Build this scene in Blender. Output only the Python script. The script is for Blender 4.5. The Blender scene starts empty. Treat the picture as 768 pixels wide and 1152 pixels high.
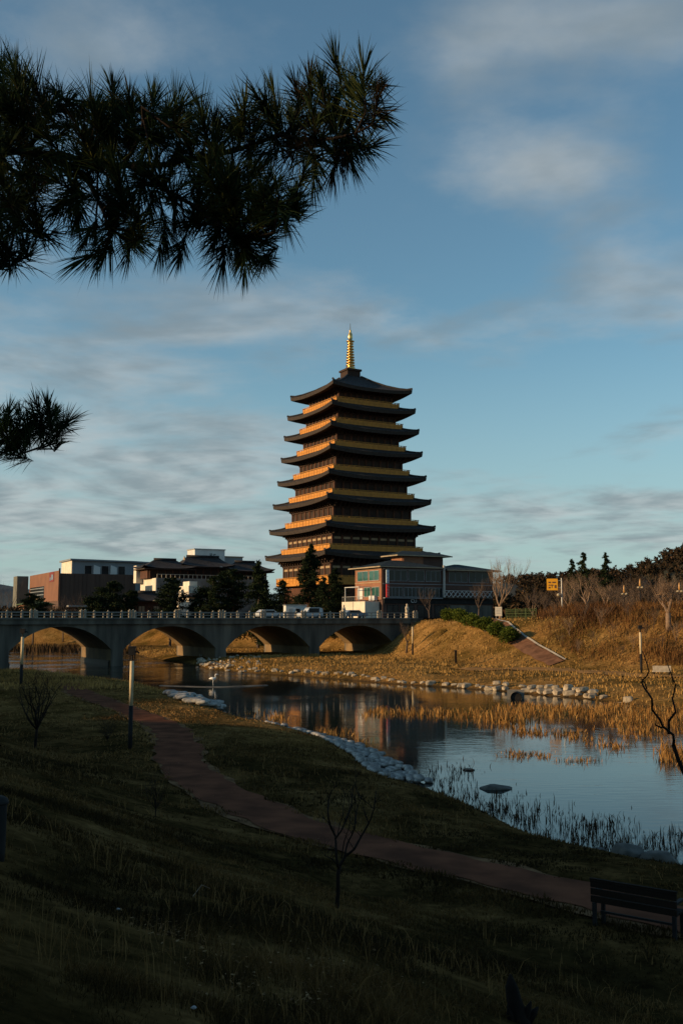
import bpy, math, random
import numpy as np
from mathutils import Vector, Matrix
random.seed(7); RNG = np.random.default_rng(11)
scene = bpy.context.scene
COL = scene.collection
rad = math.radians
# ------------------------------------------------------------------ camera model (photo is 768 x 1152, 35 mm lens)
EYE, F, CX, CY, HZ = 7.2, 1120.0, 384.0, 576.0, 696.0
PITCH = math.atan((HZ - CY) / F)
SP, CP = math.sin(PITCH), math.cos(PITCH)
def ray(px, py):
    a, b = (px - CX) / F, (CY - py) / F
    return a, CP - b * SP, SP + b * CP
def at_depth(px, py, Y):
    d = ray(px, py); t = Y / d[1]
    return Vector((d[0] * t, Y, EYE + d[2] * t))
def at_z(px, py, z):
    d = ray(px, py); t = (z - EYE) / d[2]
    return Vector((d[0] * t, d[1] * t, z))
# ------------------------------------------------------------------ materials
def new_mat(name):
    m = bpy.data.materials.new(name); m.use_nodes = True
    nt = m.node_tree; b = nt.nodes['Principled BSDF']
    return m, nt, b
def mat(name, c1, c2=None, scale=3.0, rough=0.8, detail=4, bump=0.0, spec=0.3, metal=0.0, tint=None, lo=0.35, hi=0.65, stretch=None):
    """mottled procedural material; tint: name of a float attribute that shifts the colour"""
    m, nt, b = new_mat(name); N, L = nt.nodes, nt.links
    b.inputs['Roughness'].default_value = rough; b.inputs['Metallic'].default_value = metal
    b.inputs['Specular IOR Level'].default_value = spec
    if c2 is None: c2 = tuple(v * 0.7 for v in c1)
    tc = N.new('ShaderNodeTexCoord'); src = tc.outputs['Object']
    if stretch:
        mp = N.new('ShaderNodeMapping'); mp.inputs['Scale'].default_value = stretch
        L.new(src, mp.inputs['Vector']); src = mp.outputs['Vector']
    nz = N.new('ShaderNodeTexNoise'); nz.inputs['Scale'].default_value = scale; nz.inputs['Detail'].default_value = detail
    L.new(src, nz.inputs['Vector'])
    rp = N.new('ShaderNodeValToRGB'); rp.color_ramp.elements[0].position = lo; rp.color_ramp.elements[1].position = hi
    rp.color_ramp.elements[0].color = (*c2, 1); rp.color_ramp.elements[1].color = (*c1, 1)
    if tint:
        at = N.new('ShaderNodeAttribute'); at.attribute_name = 'tint'
        L.new(at.outputs['Fac'], rp.inputs['Fac'])
    else:
        L.new(nz.outputs['Fac'], rp.inputs['Fac'])
    L.new(rp.outputs['Color'], b.inputs['Base Color'])
    if bump:
        bp = N.new('ShaderNodeBump'); bp.inputs['Strength'].default_value = bump; bp.inputs['Distance'].default_value = 0.05
        L.new(nz.outputs['Fac'], bp.inputs['Height']); L.new(bp.outputs['Normal'], b.inputs['Normal'])
    return m
def leaf_mat(name, cols, rough=0.7, transl=0.25):
    """foliage: colour runs over the per-leaf attribute 'tint', a little light passes through"""
    m, nt, b = new_mat(name); N, L = nt.nodes, nt.links
    b.inputs['Roughness'].default_value = rough; b.inputs['Specular IOR Level'].default_value = 0.03
    at = N.new('ShaderNodeAttribute'); at.attribute_name = 'tint'
    rp = N.new('ShaderNodeValToRGB'); cr = rp.color_ramp
    while len(cr.elements) < len(cols): cr.elements.new(0.5)
    for i, c in enumerate(cols):
        cr.elements[i].position = i / (len(cols) - 1); cr.elements[i].color = (*c, 1)
    L.new(at.outputs['Fac'], rp.inputs['Fac']); L.new(rp.outputs['Color'], b.inputs['Base Color'])
    if transl:
        tr = N.new('ShaderNodeBsdfTranslucent'); mx = N.new('ShaderNodeMixShader'); mx.inputs['Fac'].default_value = transl
        L.new(rp.outputs['Color'], tr.inputs['Color']); L.new(b.outputs['BSDF'], mx.inputs[1]); L.new(tr.outputs['BSDF'], mx.inputs[2])
        L.new(mx.outputs['Shader'], N['Material Output'].inputs['Surface'])
    return m
def brick_mat(name, c1, c2, mortar, sc=1.0):
    m, nt, b = new_mat(name); N, L = nt.nodes, nt.links
    b.inputs['Roughness'].default_value = 0.9
    tc = N.new('ShaderNodeTexCoord'); sx = N.new('ShaderNodeSeparateXYZ'); L.new(tc.outputs['Object'], sx.inputs[0])
    ad = N.new('ShaderNodeMath'); L.new(sx.outputs['X'], ad.inputs[0]); L.new(sx.outputs['Y'], ad.inputs[1])
    cb = N.new('ShaderNodeCombineXYZ'); L.new(ad.outputs[0], cb.inputs['X']); L.new(sx.outputs['Z'], cb.inputs['Y'])
    bk = N.new('ShaderNodeTexBrick'); bk.inputs['Scale'].default_value = sc; bk.inputs['Color1'].default_value = (*c1, 1); bk.inputs['Color2'].default_value = (*c2, 1)
    bk.inputs['Mortar'].default_value = (*mortar, 1); bk.inputs['Mortar Size'].default_value = 0.02
    bk.inputs['Brick Width'].default_value = 0.45; bk.inputs['Row Height'].default_value = 0.16
    L.new(cb.outputs[0], bk.inputs['Vector'])
    nz = N.new('ShaderNodeTexNoise'); nz.inputs['Scale'].default_value = 0.6; L.new(tc.outputs['Object'], nz.inputs['Vector'])
    mx = N.new('ShaderNodeMix'); mx.data_type = 'RGBA'; mx.blend_type = 'MULTIPLY'; mx.inputs['Factor'].default_value = 0.5
    L.new(bk.outputs['Color'], mx.inputs['A']); L.new(nz.outputs['Fac'], mx.inputs['B']); L.new(mx.outputs['Result'], b.inputs['Base Color'])
    return m
def tile_mat(name, c1, c2, freq=3.2):
    """roof tile: ribs running down the slope, read from the UV the roofs carry"""
    m, nt, b = new_mat(name); N, L = nt.nodes, nt.links
    b.inputs['Roughness'].default_value = 0.75; b.inputs['Specular IOR Level'].default_value = 0.25
    tc = N.new('ShaderNodeTexCoord'); sx = N.new('ShaderNodeSeparateXYZ'); L.new(tc.outputs['UV'], sx.inputs[0])
    mu = N.new('ShaderNodeMath'); mu.operation = 'MULTIPLY'; mu.inputs[1].default_value = freq * 2 * math.pi; L.new(sx.outputs['X'], mu.inputs[0])
    sn = N.new('ShaderNodeMath'); sn.operation = 'SINE'; L.new(mu.outputs[0], sn.inputs[0])
    bp = N.new('ShaderNodeBump'); bp.inputs['Strength'].default_value = 0.6; bp.inputs['Distance'].default_value = 0.08; L.new(sn.outputs[0], bp.inputs['Height'])
    L.new(bp.outputs['Normal'], b.inputs['Normal'])
    nz = N.new('ShaderNodeTexNoise'); nz.inputs['Scale'].default_value = 1.2; nz.inputs['Detail'].default_value = 5; L.new(tc.outputs['Object'], nz.inputs['Vector'])
    rp = N.new('ShaderNodeValToRGB'); rp.color_ramp.elements[0].color = (*c2, 1); rp.color_ramp.elements[1].color = (*c1, 1)
    rp.color_ramp.elements[0].position = .35; rp.color_ramp.elements[1].position = .65
    L.new(nz.outputs['Fac'], rp.inputs['Fac']); L.new(rp.outputs['Color'], b.inputs['Base Color'])
    return m
M = {}
M['roof'] = tile_mat('dark_roof_tile', (.040, .037, .038), (.022, .021, .023))
M['roof_edge'] = mat('roof_edge_timber', (.035, .024, .018), (.018, .013, .010), 2)
M['teal_roof'] = tile_mat('teal_roof_tile', (.014, .026, .034), (.007, .015, .020))
M['timber'] = mat('dark_timber', (.036, .016, .009), (.018, .009, .006), 1.5)
M['timber_red'] = mat('red_brown_timber', (.085, .032, .016), (.045, .018, .010), 1.2)
M['ochre'] = mat('ochre_paint', (.47, .198, .026), (.37, .152, .021), .9, rough=.6)
M['ochre_trim'] = mat('ochre_rail_paint', (.41, .18, .025), (.32, .14, .02), .9, rough=.6)
M['gutter'] = mat('beige_gutter', (.30, .24, .16), (.22, .18, .12), .8)
M['cream_panel'] = mat('cream_panel', (.32, .23, .14), (.24, .17, .10), .8)
M['gold'] = mat('gilt_metal', (.72, .47, .17), (.56, .36, .12), 2, rough=.34, metal=1.0)
M['glass'] = mat('dark_glass', (.018, .024, .027), (.010, .014, .016), .5, rough=.12, spec=.22)
M['screen'] = mat('dark_lattice_screen', (.040, .022, .014), (.020, .012, .009), .8, rough=.7, spec=.2)
M['teal_glass'] = mat('teal_glass', (.03, .10, .085), (.02, .06, .055), .35, rough=.08, spec=.6)
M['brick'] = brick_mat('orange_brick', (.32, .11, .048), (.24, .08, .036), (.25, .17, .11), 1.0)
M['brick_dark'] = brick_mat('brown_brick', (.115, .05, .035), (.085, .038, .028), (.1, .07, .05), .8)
M['stone'] = mat('bridge_stone', (.20, .195, .18), (.11, .108, .10), .5, bump=.15)
M['stone_dark'] = mat('weathered_concrete', (.135, .120, .094), (.050, .045, .037), .7, bump=.15, stretch=(1, 1, .14))
M['rail_stone'] = mat('weathered_rail_stone', (.33, .29, .225), (.2, .175, .14), 2)
M['waterline_dark'] = mat('dark_waterline_stone', (.030, .027, .018), (.014, .013, .010), 1.2, rough=.6)  # dark colour that sets the pier off from its mirror image
M['arch_stone'] = mat('arch_soffit_concrete', (.20, .135, .065), (.11, .076, .04), .4, bump=.2)
M['pale_stone'] = mat('pale_carved_stone', (.50, .43, .33), (.34, .29, .22), 3)
M['white'] = mat('white_render', (.60, .55, .46), (.50, .45, .37), .5)
M['cool_white'] = mat('cool_white_panel', (.52, .53, .52), (.43, .44, .44), .3)
M['grey_metal'] = mat('grey_metal_cladding', (.19, .205, .22), (.15, .165, .18), .25, rough=.5, stretch=(1, 1, .2))
M['dark_metal'] = mat('black_metal', (.012, .012, .013), (.02, .02, .02), 2, rough=.7, spec=.12)
M['emblem_red'] = mat('dark_red_emblem', (.16, .03, .03), (.12, .025, .025), 1)
M['steel'] = mat('galvanised_steel', (.34, .34, .33), (.25, .25, .25), 2, rough=.45, metal=.4)
M['brown_clad'] = mat('brown_cladding', (.10, .058, .042), (.075, .044, .033), .3, stretch=(3, 3, .1))
M['orange_clad'] = mat('orange_cladding', (.17, .078, .045), (.135, .062, .037), .3)
M['green_clad'] = mat('grey_green_cladding', (.13, .13, .105), (.10, .10, .085), .3)
M['cream_paint'] = mat('cream_post_paint', (.56, .46, .29), (.42, .34, .21), 2.5)
M['sign_yellow'] = mat('yellow_sign_sheet', (.85, .40, .02), (.78, .35, .02), 1, rough=.4)
M['sign_red'] = mat('red_sign', (.55, .05, .05), (.5, .04, .04), 1, rough=.4)
M['sign_blue'] = mat('pale_blue_sign', (.42, .52, .6), (.36, .46, .55), 1, rough=.4)
M['asphalt'] = mat('asphalt', (.055, .054, .053), (.04, .04, .04), 4)
M['path'] = mat('reddish_path', (.155, .064, .038), (.080, .037, .024), .9, detail=10, bump=.5, rough=1, spec=0)
M['path_edge'] = mat('trodden_path_edge', (.20, .115, .06), (.09, .052, .03), 1.6, detail=8, rough=1, bump=.3, spec=0)
M['ramp'] = mat('brown_earth_path', (.17, .09, .055), (.095, .05, .032), 1.0, detail=8, rough=1, bump=.3, spec=0)
M['dirt'] = mat('sandy_dirt', (.36, .20, .08), (.27, .14, .055), .6, detail=7, rough=1, spec=0)
M['kerb'] = mat('pale_kerb', (.38, .34, .28), (.26, .23, .19), 1)
M['rock'] = mat('pale_river_rock', (.40, .34, .25), (.16, .13, .095), 1.4, detail=7, bump=.5)
M['rock_dark'] = mat('dark_river_rock', (.11, .105, .095), (.05, .05, .045), 2.2, detail=7, bump=.5)
M['sandbag'] = mat('woven_sandbag', (.36, .355, .335), (.085, .083, .077), 1.6, detail=8, bump=.5)
M['bench_wood'] = mat('dark_bench_wood', (.020, .013, .010), (.012, .009, .007), 3, spec=.06, stretch=(.3, 3, 3))
M['bark'] = mat('grey_brown_bark', (.085, .058, .042), (.045, .032, .024), 3, bump=.4)
M['bark_dark'] = mat('dark_bark', (.018, .013, .011), (.010, .008, .007), 4, bump=.4, spec=.06)  # near-black mottled brown
M['bark_pale'] = mat('pale_bark', (.21, .14, .09), (.12, .08, .055), 3)
M['needle'] = leaf_mat('pine_needle', [(.020, .013, .008), (.012, .024, .012), (.020, .034, .014), (.045, .055, .016), (.13, .12, .025)], transl=.15)
M['fir'] = leaf_mat('fir_foliage', [(.008, .014, .008), (.014, .022, .010), (.024, .034, .014)], transl=.1)
M['shrub'] = leaf_mat('green_shrub_leaf', [(.022, .040, .008), (.050, .075, .012), (.11, .125, .02)], transl=.2)
M['twig'] = leaf_mat('brown_twig', [(.060, .030, .015), (.11, .052, .022), (.19, .095, .035)], transl=.05)
M['grass_near'] = leaf_mat('winter_grass', [(.018, .013, .005), (.050, .031, .011), (.125, .071, .025), (.24, .144, .054)], transl=.2)
M['grass_dry'] = leaf_mat('dry_golden_grass', [(.16, .095, .030), (.28, .165, .050), (.42, .26, .09)], transl=.2)
M['reed'] = leaf_mat('golden_reed', [(.13, .062, .020), (.26, .135, .040), (.42, .25, .085)], transl=.25)
M['reed_dark'] = leaf_mat('dead_brown_reed', [(.020, .014, .010), (.045, .028, .016), (.08, .05, .025)], transl=.1)
M['under'] = leaf_mat('brown_undergrowth', [(.040, .021, .012), (.085, .040, .018), (.14, .069, .025), (.21, .118, .040)], transl=.15)
M['forest'] = leaf_mat('hill_forest', [(.012, .013, .009), (.030, .022, .014), (.070, .042, .024)], transl=0)
M['dead_leaf'] = leaf_mat('fallen_leaf', [(.10, .06, .03), (.22, .13, .06), (.34, .23, .12)], transl=.1)
M['paper'] = mat('white_paper', (.34, .34, .35), (.26, .26, .27), 8)
M['egret'] = mat('white_feather', (.8, .78, .74), (.7, .68, .64), 5)
M['lamp_glass'] = mat('pale_lamp_globe', (.34, .28, .18), (.28, .23, .15), 2, rough=.3)
M['car_white'] = mat('white_car_paint', (.42, .44, .46), (.38, .4, .42), .5, rough=.25, spec=.5)
M['car_blue'] = mat('slate_car_paint', (.16, .20, .25), (.14, .18, .22), .5, rough=.25, spec=.5)
M['rubber'] = mat('tyre_rubber', (.015, .015, .015), (.02, .02, .02), 3)
M['green_wire'] = mat('green_wire', (.06, .085, .03), (.045, .065, .02), 2)
M['amber_glass'] = mat('amber_lamp_glass', (.42, .23, .07), (.34, .17, .05), 4, rough=.35)
# ------------------------------------------------------------------ mesh builder
class MB:
    def __init__(s): s.v, s.f, s.uv = [], [], {}
    def quad(s, a, b, c, d):
        n = len(s.v); s.v += [tuple(a), tuple(b), tuple(c), tuple(d)]; s.f.append((n, n + 1, n + 2, n + 3)); return s
    def box(s, x0, x1, y0, y1, z0, z1, rz=0.0, about=(0, 0)):
        n = len(s.v); c, q = math.cos(rz), math.sin(rz)
        for z in (z0, z1):
            for x, y in ((x0, y0), (x1, y0), (x1, y1), (x0, y1)):
                if rz:
                    X, Y = x - about[0], y - about[1]; x, y = about[0] + c * X - q * Y, about[1] + q * X + c * Y
                s.v.append((x, y, z))
        s.f += [tuple(n + i for i in t) for t in ((3, 2, 1, 0), (4, 5, 6, 7), (0, 1, 5, 4), (1, 2, 6, 5), (2, 3, 7, 6), (3, 0, 4, 7))]
        return s
    def bar(s, a, b, w, h=None):
        """square bar from a to b"""
        return s.tube([a, b], [w / 1.414, (h or w) / 1.414], 4)
    def tube(s, pts, radii, sides=6, cap=True):
        pts = [Vector(p) for p in pts]
        if not hasattr(radii, '__len__'): radii = [radii] * len(pts)
        n0 = len(s.v); up = Vector((0, 0, 1)); prev = None
        for i, p in enumerate(pts):
            d = (pts[min(i + 1, len(pts) - 1)] - pts[max(i - 1, 0)])
            if d.length < 1e-9: d = Vector((0, 0, 1))
            d.normalize()
            ref = prev if prev is not None else (Vector((1, 0, 0)) if abs(d.z) > .95 else up)
            u = ref - d * ref.dot(d)
            if u.length < 1e-6: u = d.orthogonal()
            u.normalize(); w = d.cross(u); prev = u
            for k in range(sides):
                a = 2 * math.pi * (k + .5) / sides
                q = p + (u * math.cos(a) + w * math.sin(a)) * radii[i]; s.v.append((q.x, q.y, q.z))
        for i in range(len(pts) - 1):
            for k in range(sides):
                a, b = n0 + i * sides + k, n0 + i * sides + (k + 1) % sides
                s.f.append((a, b, b + sides, a + sides))
        if cap:
            s.f.append(tuple(n0 + k for k in reversed(range(sides))))
            m = n0 + (len(pts) - 1) * sides; s.f.append(tuple(m + k for k in range(sides)))
        return s
    def lathe(s, prof, sides=16, c=(0, 0, 0)):
        n0 = len(s.v)
        for r, z in prof:
            for k in range(sides):
                a = 2 * math.pi * k / sides; s.v.append((c[0] + r * math.cos(a), c[1] + r * math.sin(a), c[2] + z))
        for i in range(len(prof) - 1):
            for k in range(sides):
                a, b = n0 + i * sides + k, n0 + i * sides + (k + 1) % sides
                s.f.append((a, b, b + sides, a + sides))
        s.f.append(tuple(n0 + k for k in reversed(range(sides))))
        m = n0 + (len(prof) - 1) * sides; s.f.append(tuple(m + k for k in range(sides)))
        return s
    def prism(s, outline, y0, y1):
        """outline [(x,z)] counter-clockwise seen from -y, extruded along y"""
        n = len(s.v); k = len(outline)
        s.v += [(x, y0, z) for x, z in outline] + [(x, y1, z) for x, z in outline]
        s.f.append(tuple(range(n, n + k))); s.f.append(tuple(reversed(range(n + k, n + 2 * k))))
        for i in range(k):
            j = (i + 1) % k; s.f.append((n + i, n + k + i, n + k + j, n + j))
        return s
    def ball(s, c, r, sides=10, rings=6, squash=(1, 1, 1)):
        prof = [(max(1e-4, math.sin(math.pi * i / rings)) * r, -math.cos(math.pi * i / rings) * r) for i in range(rings + 1)]
        n = len(s.v); s.lathe(prof, sides)
        for i in range(n, len(s.v)):
            v = s.v[i]; s.v[i] = (c[0] + v[0] * squash[0], c[1] + v[1] * squash[1], c[2] + v[2] * squash[2])
        return s
    def mesh(s, name, material, smooth=False):
        me = bpy.data.meshes.new(name); me.from_pydata(s.v, [], s.f)
        if s.uv:
            lay = me.uv_layers.new(name='UVMap')
            for li, lp in enumerate(me.loops): lay.data[li].uv = s.uv.get(lp.vertex_index, (0, 0))
        me.materials.append(material)
        if smooth: me.polygons.foreach_set('use_smooth', [True] * len(me.polygons))
        me.update(); return me
    def build(s, name, material, parent=None, smooth=False, label=None):
        return link(name, s.mesh(name, material, smooth), parent, label)
def link(name, me, parent=None, label=None):
    o = bpy.data.objects.new(name, me); COL.objects.link(o)
    if parent is not None: o.parent = parent
    if label: o['label'] = label
    return o
def tag(o, label=None, cat=None, group=None, kind=None):
    if label: o['label'] = label
    if cat: o['category'] = cat
    if group: o['group'] = group
    if kind: o['kind'] = kind
    return o
def thing(name, label, cat, loc=(0, 0, 0), rz=0.0, group=None):
    o = bpy.data.objects.new(name, None); COL.objects.link(o)
    o.location = loc; o.rotation_euler = (0, 0, rz); o.empty_display_size = .3
    return tag(o, label, cat, group)
def dup(root, loc, rz=None, label=None, scale=None):
    def rec(o, par):
        c = o.copy(); COL.objects.link(c)
        if par is not None: c.parent = par
        for ch in [k for k in list(bpy.data.objects) if k.parent == o]: rec(ch, c)
        return c
    r = rec(root, None); r.location = loc
    if rz is not None: r.rotation_euler[2] = rz
    if label: r['label'] = label
    if scale: r.scale = scale if hasattr(scale, '__len__') else (scale,) * 3
    return r
def tri_mesh(name, V, material, tint=None, nv=3):
    """V (n, nv, 3): n separate little faces with one tint value each"""
    V = np.asarray(V, dtype=np.float32); n = V.shape[0]
    me = bpy.data.meshes.new(name)
    me.vertices.add(n * nv); me.vertices.foreach_set('co', V.reshape(-1))
    me.loops.add(n * nv); me.loops.foreach_set('vertex_index', np.arange(n * nv, dtype=np.int32))
    me.polygons.add(n); me.polygons.foreach_set('loop_start', np.arange(0, n * nv, nv, dtype=np.int32))
    me.polygons.foreach_set('loop_total', np.full(n, nv, dtype=np.int32))
    if tint is not None:
        a = me.attributes.new('tint', 'FLOAT', 'POINT'); a.data.foreach_set('value', np.repeat(np.clip(tint, 0, 1), nv).astype(np.float32))
    me.materials.append(material); me.update(calc_edges=True); me.validate()
    return me
# ------------------------------------------------------------------ noise, polylines, terrain
def vnoise(x, y, sc, seed=0):
    x = np.asarray(x, float) / sc; y = np.asarray(y, float) / sc
    xi, yi = np.floor(x).astype(np.int64), np.floor(y).astype(np.int64); fx, fy = x - xi, y - yi
    def h(a, b):
        n = (a * 374761393 + b * 668265263 + seed * 974711) & 0xffffffff
        n = ((n ^ (n >> 13)) * 1274126177) & 0xffffffff
        return ((n ^ (n >> 16)) & 0xffff) / 65535.0
    fx, fy = fx * fx * (3 - 2 * fx), fy * fy * (3 - 2 * fy)
    return (h(xi, yi) * (1 - fx) + h(xi + 1, yi) * fx) * (1 - fy) + (h(xi, yi + 1) * (1 - fx) + h(xi + 1, yi + 1) * fx) * fy
def pl_dist(x, y, P):
    best = np.full(np.shape(x), 1e9)
    for (ax, ay), (bx, by) in zip(P[:-1], P[1:]):
        dx, dy = bx - ax, by - ay; t = np.clip(((x - ax) * dx + (y - ay) * dy) / (dx * dx + dy * dy + 1e-9), 0, 1)
        best = np.minimum(best, np.hypot(x - ax - t * dx, y - ay - t * dy))
    return best
def inside(x, y, P):
    r = np.zeros(np.shape(x), bool)
    for (ax, ay), (bx, by) in zip(P, P[1:] + P[:1]):
        c = (ay > y) != (by > y)
        with np.errstate(divide='ignore', invalid='ignore'):
            r ^= c & (x < (bx - ax) * (y - ay) / (by - ay + 1e-12) + ax)
    return r
def sstep(a, b, x):
    t = np.clip((x - a) / (b - a), 0, 1); return t * t * (3 - 2 * t)
def W0(l): return [tuple(at_z(px, py, 0)[:2]) for px, py in l]
NEAR = W0([(1150, 1075), (900, 1012), (768, 985), (700, 971), (640, 961), (590, 941), (520, 907), (470, 890), (438, 882), (420, 868), (400, 852), (370, 836), (320, 822), (270, 812), (252, 804), (225, 792), (190, 782), (160, 774), (110, 768), (60, 763), (14, 760)]) \
    + [(-52, 148), (-62, 175), (-95, 205), (-220, 228)]
FAR = [(-320, 262), (-150, 246)] + W0([(0, 731), (100, 731), (146, 733.5), (166, 740), (196, 745), (222, 749.5), (240, 754), (290, 758), (340, 761), (400, 765.5), (440, 769), (500, 773), (560, 777), (600, 781), (660, 786), (720, 794), (768, 800), (900, 818), (1150, 860)])
RIVER = NEAR + FAR
TOE = [(400, 40), (120, 86), (60, 103), (39, 114), (28.4, 124), (20.3, 131), (13.5, 141), (9, 158), (6, 176), (3, 192), (-8, 206), (-24, 220), (-48, 238), (-80, 250), (-150, 264), (-330, 288)]
UP = TOE + [(-4000, 420), (-4000, 5000), (5000, 5000), (5000, -500), (400, -300)]
BETA, ELEV = rad(14), rad(12)
TCB, TSB = math.cos(BETA), math.sin(BETA)
PATH_PX = [(900, 1052), (768, 1031), (662, 1007), (560, 984), (480, 966), (400, 949), (335, 931), (270, 900), (225, 876), (203, 856), (200, 838), (192, 822), (170, 808), (140, 796), (105, 784), (85, 775), (80, 768)]
PATH_W = []
def ground(x, y, cut=True):
    x = np.asarray(x, float); y = np.asarray(y, float)
    ins = inside(x, y, RIVER); dn, df = pl_dist(x, y, NEAR), pl_dist(x, y, FAR); d = np.minimum(dn, df)
    bed = np.maximum(-1.6, -.22 * d)
    # near bank: a flat bench by the water, then the slope the camera stands on, then an unseen treeless ridge added far left to block the sun
    s = 13.2 - (.849 * x + .528 * y)
    near = .15 + 1.15 * (1 - np.exp(-d / 2.6)) + np.where(s > 0, .36 * (np.sqrt(s * s + 2.2) - 1.483), 0)
    slope_top = 5.75
    near = np.where(near > slope_top - .6, slope_top - .6 + .6 * (1 - np.exp(-(near - slope_top + .6) / .6)), near)
    t = -(x * TCB + y * TSB); q = -x * TSB + y * TCB
    S = np.interp(q, [-60, 0, 8, 16, 46, 54, 58, 61, 65, 83, 118, 135, 155, 170], [10, 8.4, 8.4, 8.6, 4.0, 3.6, 2.6, 1.2, 1.6, 2.5, 1.5, .5, -8, -26])  # shadow height the ridge is shaped to cast, across the sun direction
    ridge = np.maximum(0, S + 110 * math.tan(ELEV)) * np.exp(-((t - 110) / 30.0) ** 2) * sstep(-220, -60, q)
    near = np.maximum(near, ridge)
    # far bank: flat bench, then the embankment up to road level
    iu = inside(x, y, UP); du = pl_dist(x, y, TOE)
    wid = 9 + 7 * sstep(168, 135, y)
    up = np.where(iu, sstep(-.12, 1.0, du / wid) - sstep(-.12, 1, np.zeros_like(du)), 0)
    far = .15 + .95 * (1 - np.exp(-d / 3.0)) + 5.9 * up + 1.6 * up * sstep(20, 45, x) * sstep(60, 30, np.abs(y - 135))
    far = far + np.where(iu, sstep(300, 900, np.hypot(x, y)) * 0, 0)
    z = np.where(ins, bed, np.where(dn < df, near, far))
    z = z + np.where(ins, 0, (vnoise(x, y, 3.1, 1) - .5) * .22 + (vnoise(x, y, .9, 2) - .5) * .10) * sstep(0, 2.0, d) * (sstep(1.0, 3.2, pl_dist(x, y, PATH_W)) * .85 + .15 if PATH_W else 1)
    if cut and PATH_W:
        z = z - .09 * sstep(1.6, 1.2, pl_dist(x, y, PATH_W))
    return z
def gz(x, y, cut=False): return float(ground(np.array([x]), np.array([y]), cut)[0])
def at_ground(px, py):
    d = ray(px, py); t = np.concatenate([np.arange(2, 60, .1), np.arange(60, 400, .4)])
    g = ground(d[0] * t, d[1] * t, False); h = EYE + d[2] * t
    k = np.argmax(h <= g); k = k if h[k] <= g[k] else len(t) - 1
    x, y = d[0] * t[k], d[1] * t[k]
    return Vector((x, y, float(g[k])))
PATH_W = [tuple(at_ground(*p)[:2]) for p in PATH_PX]
def smooth_line(P, step):
    """Catmull-Rom through 2-D points, resampled about every step metres"""
    P = [Vector((*p, 0)) if len(p) == 2 else Vector(p) for p in P]; out = []
    for i in range(len(P) - 1):
        p0, p1, p2, p3 = P[max(i - 1, 0)], P[i], P[i + 1], P[min(i + 2, len(P) - 1)]
        n = max(1, int((p2 - p1).length / step))
        for k in range(n):
            u = k / n
            out.append(.5 * ((2 * p1) + (p2 - p0) * u + (2 * p0 - 5 * p1 + 4 * p2 - p3) * u * u + (3 * p1 - p0 - 3 * p2 + p3) * u ** 3))
    out.append(P[-1]); return out
PATH_W = [(p.x, p.y) for p in smooth_line(PATH_W, 1.0)]
# ================================================================== GROUND, WATER, PATHS
def axis(dense, lo, hi, grow=1.12):
    a = [dense[0]]
    for p, q, st in dense[1]:
        n = int(round((q - p) / st)); a += [p + (q - p) * (i + 1) / n for i in range(n)]
    st = dense[1][-1][2]
    while a[-1] < hi: st *= grow; a.append(a[-1] + st)
    b = []; st = dense[1][0][2]; x = dense[0]
    while x > lo: st *= grow; x -= st; b.append(x)
    return np.array(list(reversed(b)) + a)
xs = axis((-60, [(-60, -28, .8), (-28, 24, .4), (24, 60, .7)]), -4000, 4000)
ys = axis((0, [(0, 4, .6), (4, 50, .4), (50, 140, .7), (140, 215, .9)]), -260, 4500)
gx, gy = np.meshgrid(xs, ys)
gzv = ground(gx, gy)
nx, ny = len(xs), len(ys)
me = bpy.data.meshes.new('ground'); V = np.stack([gx, gy, gzv], -1).reshape(-1, 3)
I = np.arange(nx * ny).reshape(ny, nx)
Q = np.stack([I[:-1, :-1], I[:-1, 1:], I[1:, 1:], I[1:, :-1]], -1).reshape(-1, 4)
me.vertices.add(len(V)); me.vertices.foreach_set('co', V.astype(np.float32).reshape(-1))
me.loops.add(len(Q) * 4); me.loops.foreach_set('vertex_index', Q.astype(np.int32).reshape(-1))
me.polygons.add(len(Q)); me.polygons.foreach_set('loop_start', np.arange(0, len(Q) * 4, 4, dtype=np.int32)); me.polygons.foreach_set('loop_total', np.full(len(Q), 4, dtype=np.int32))
dn, df = pl_dist(gx, gy, NEAR), pl_dist(gx, gy, FAR)
dry = sstep(-4, 4, dn - df)
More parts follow.
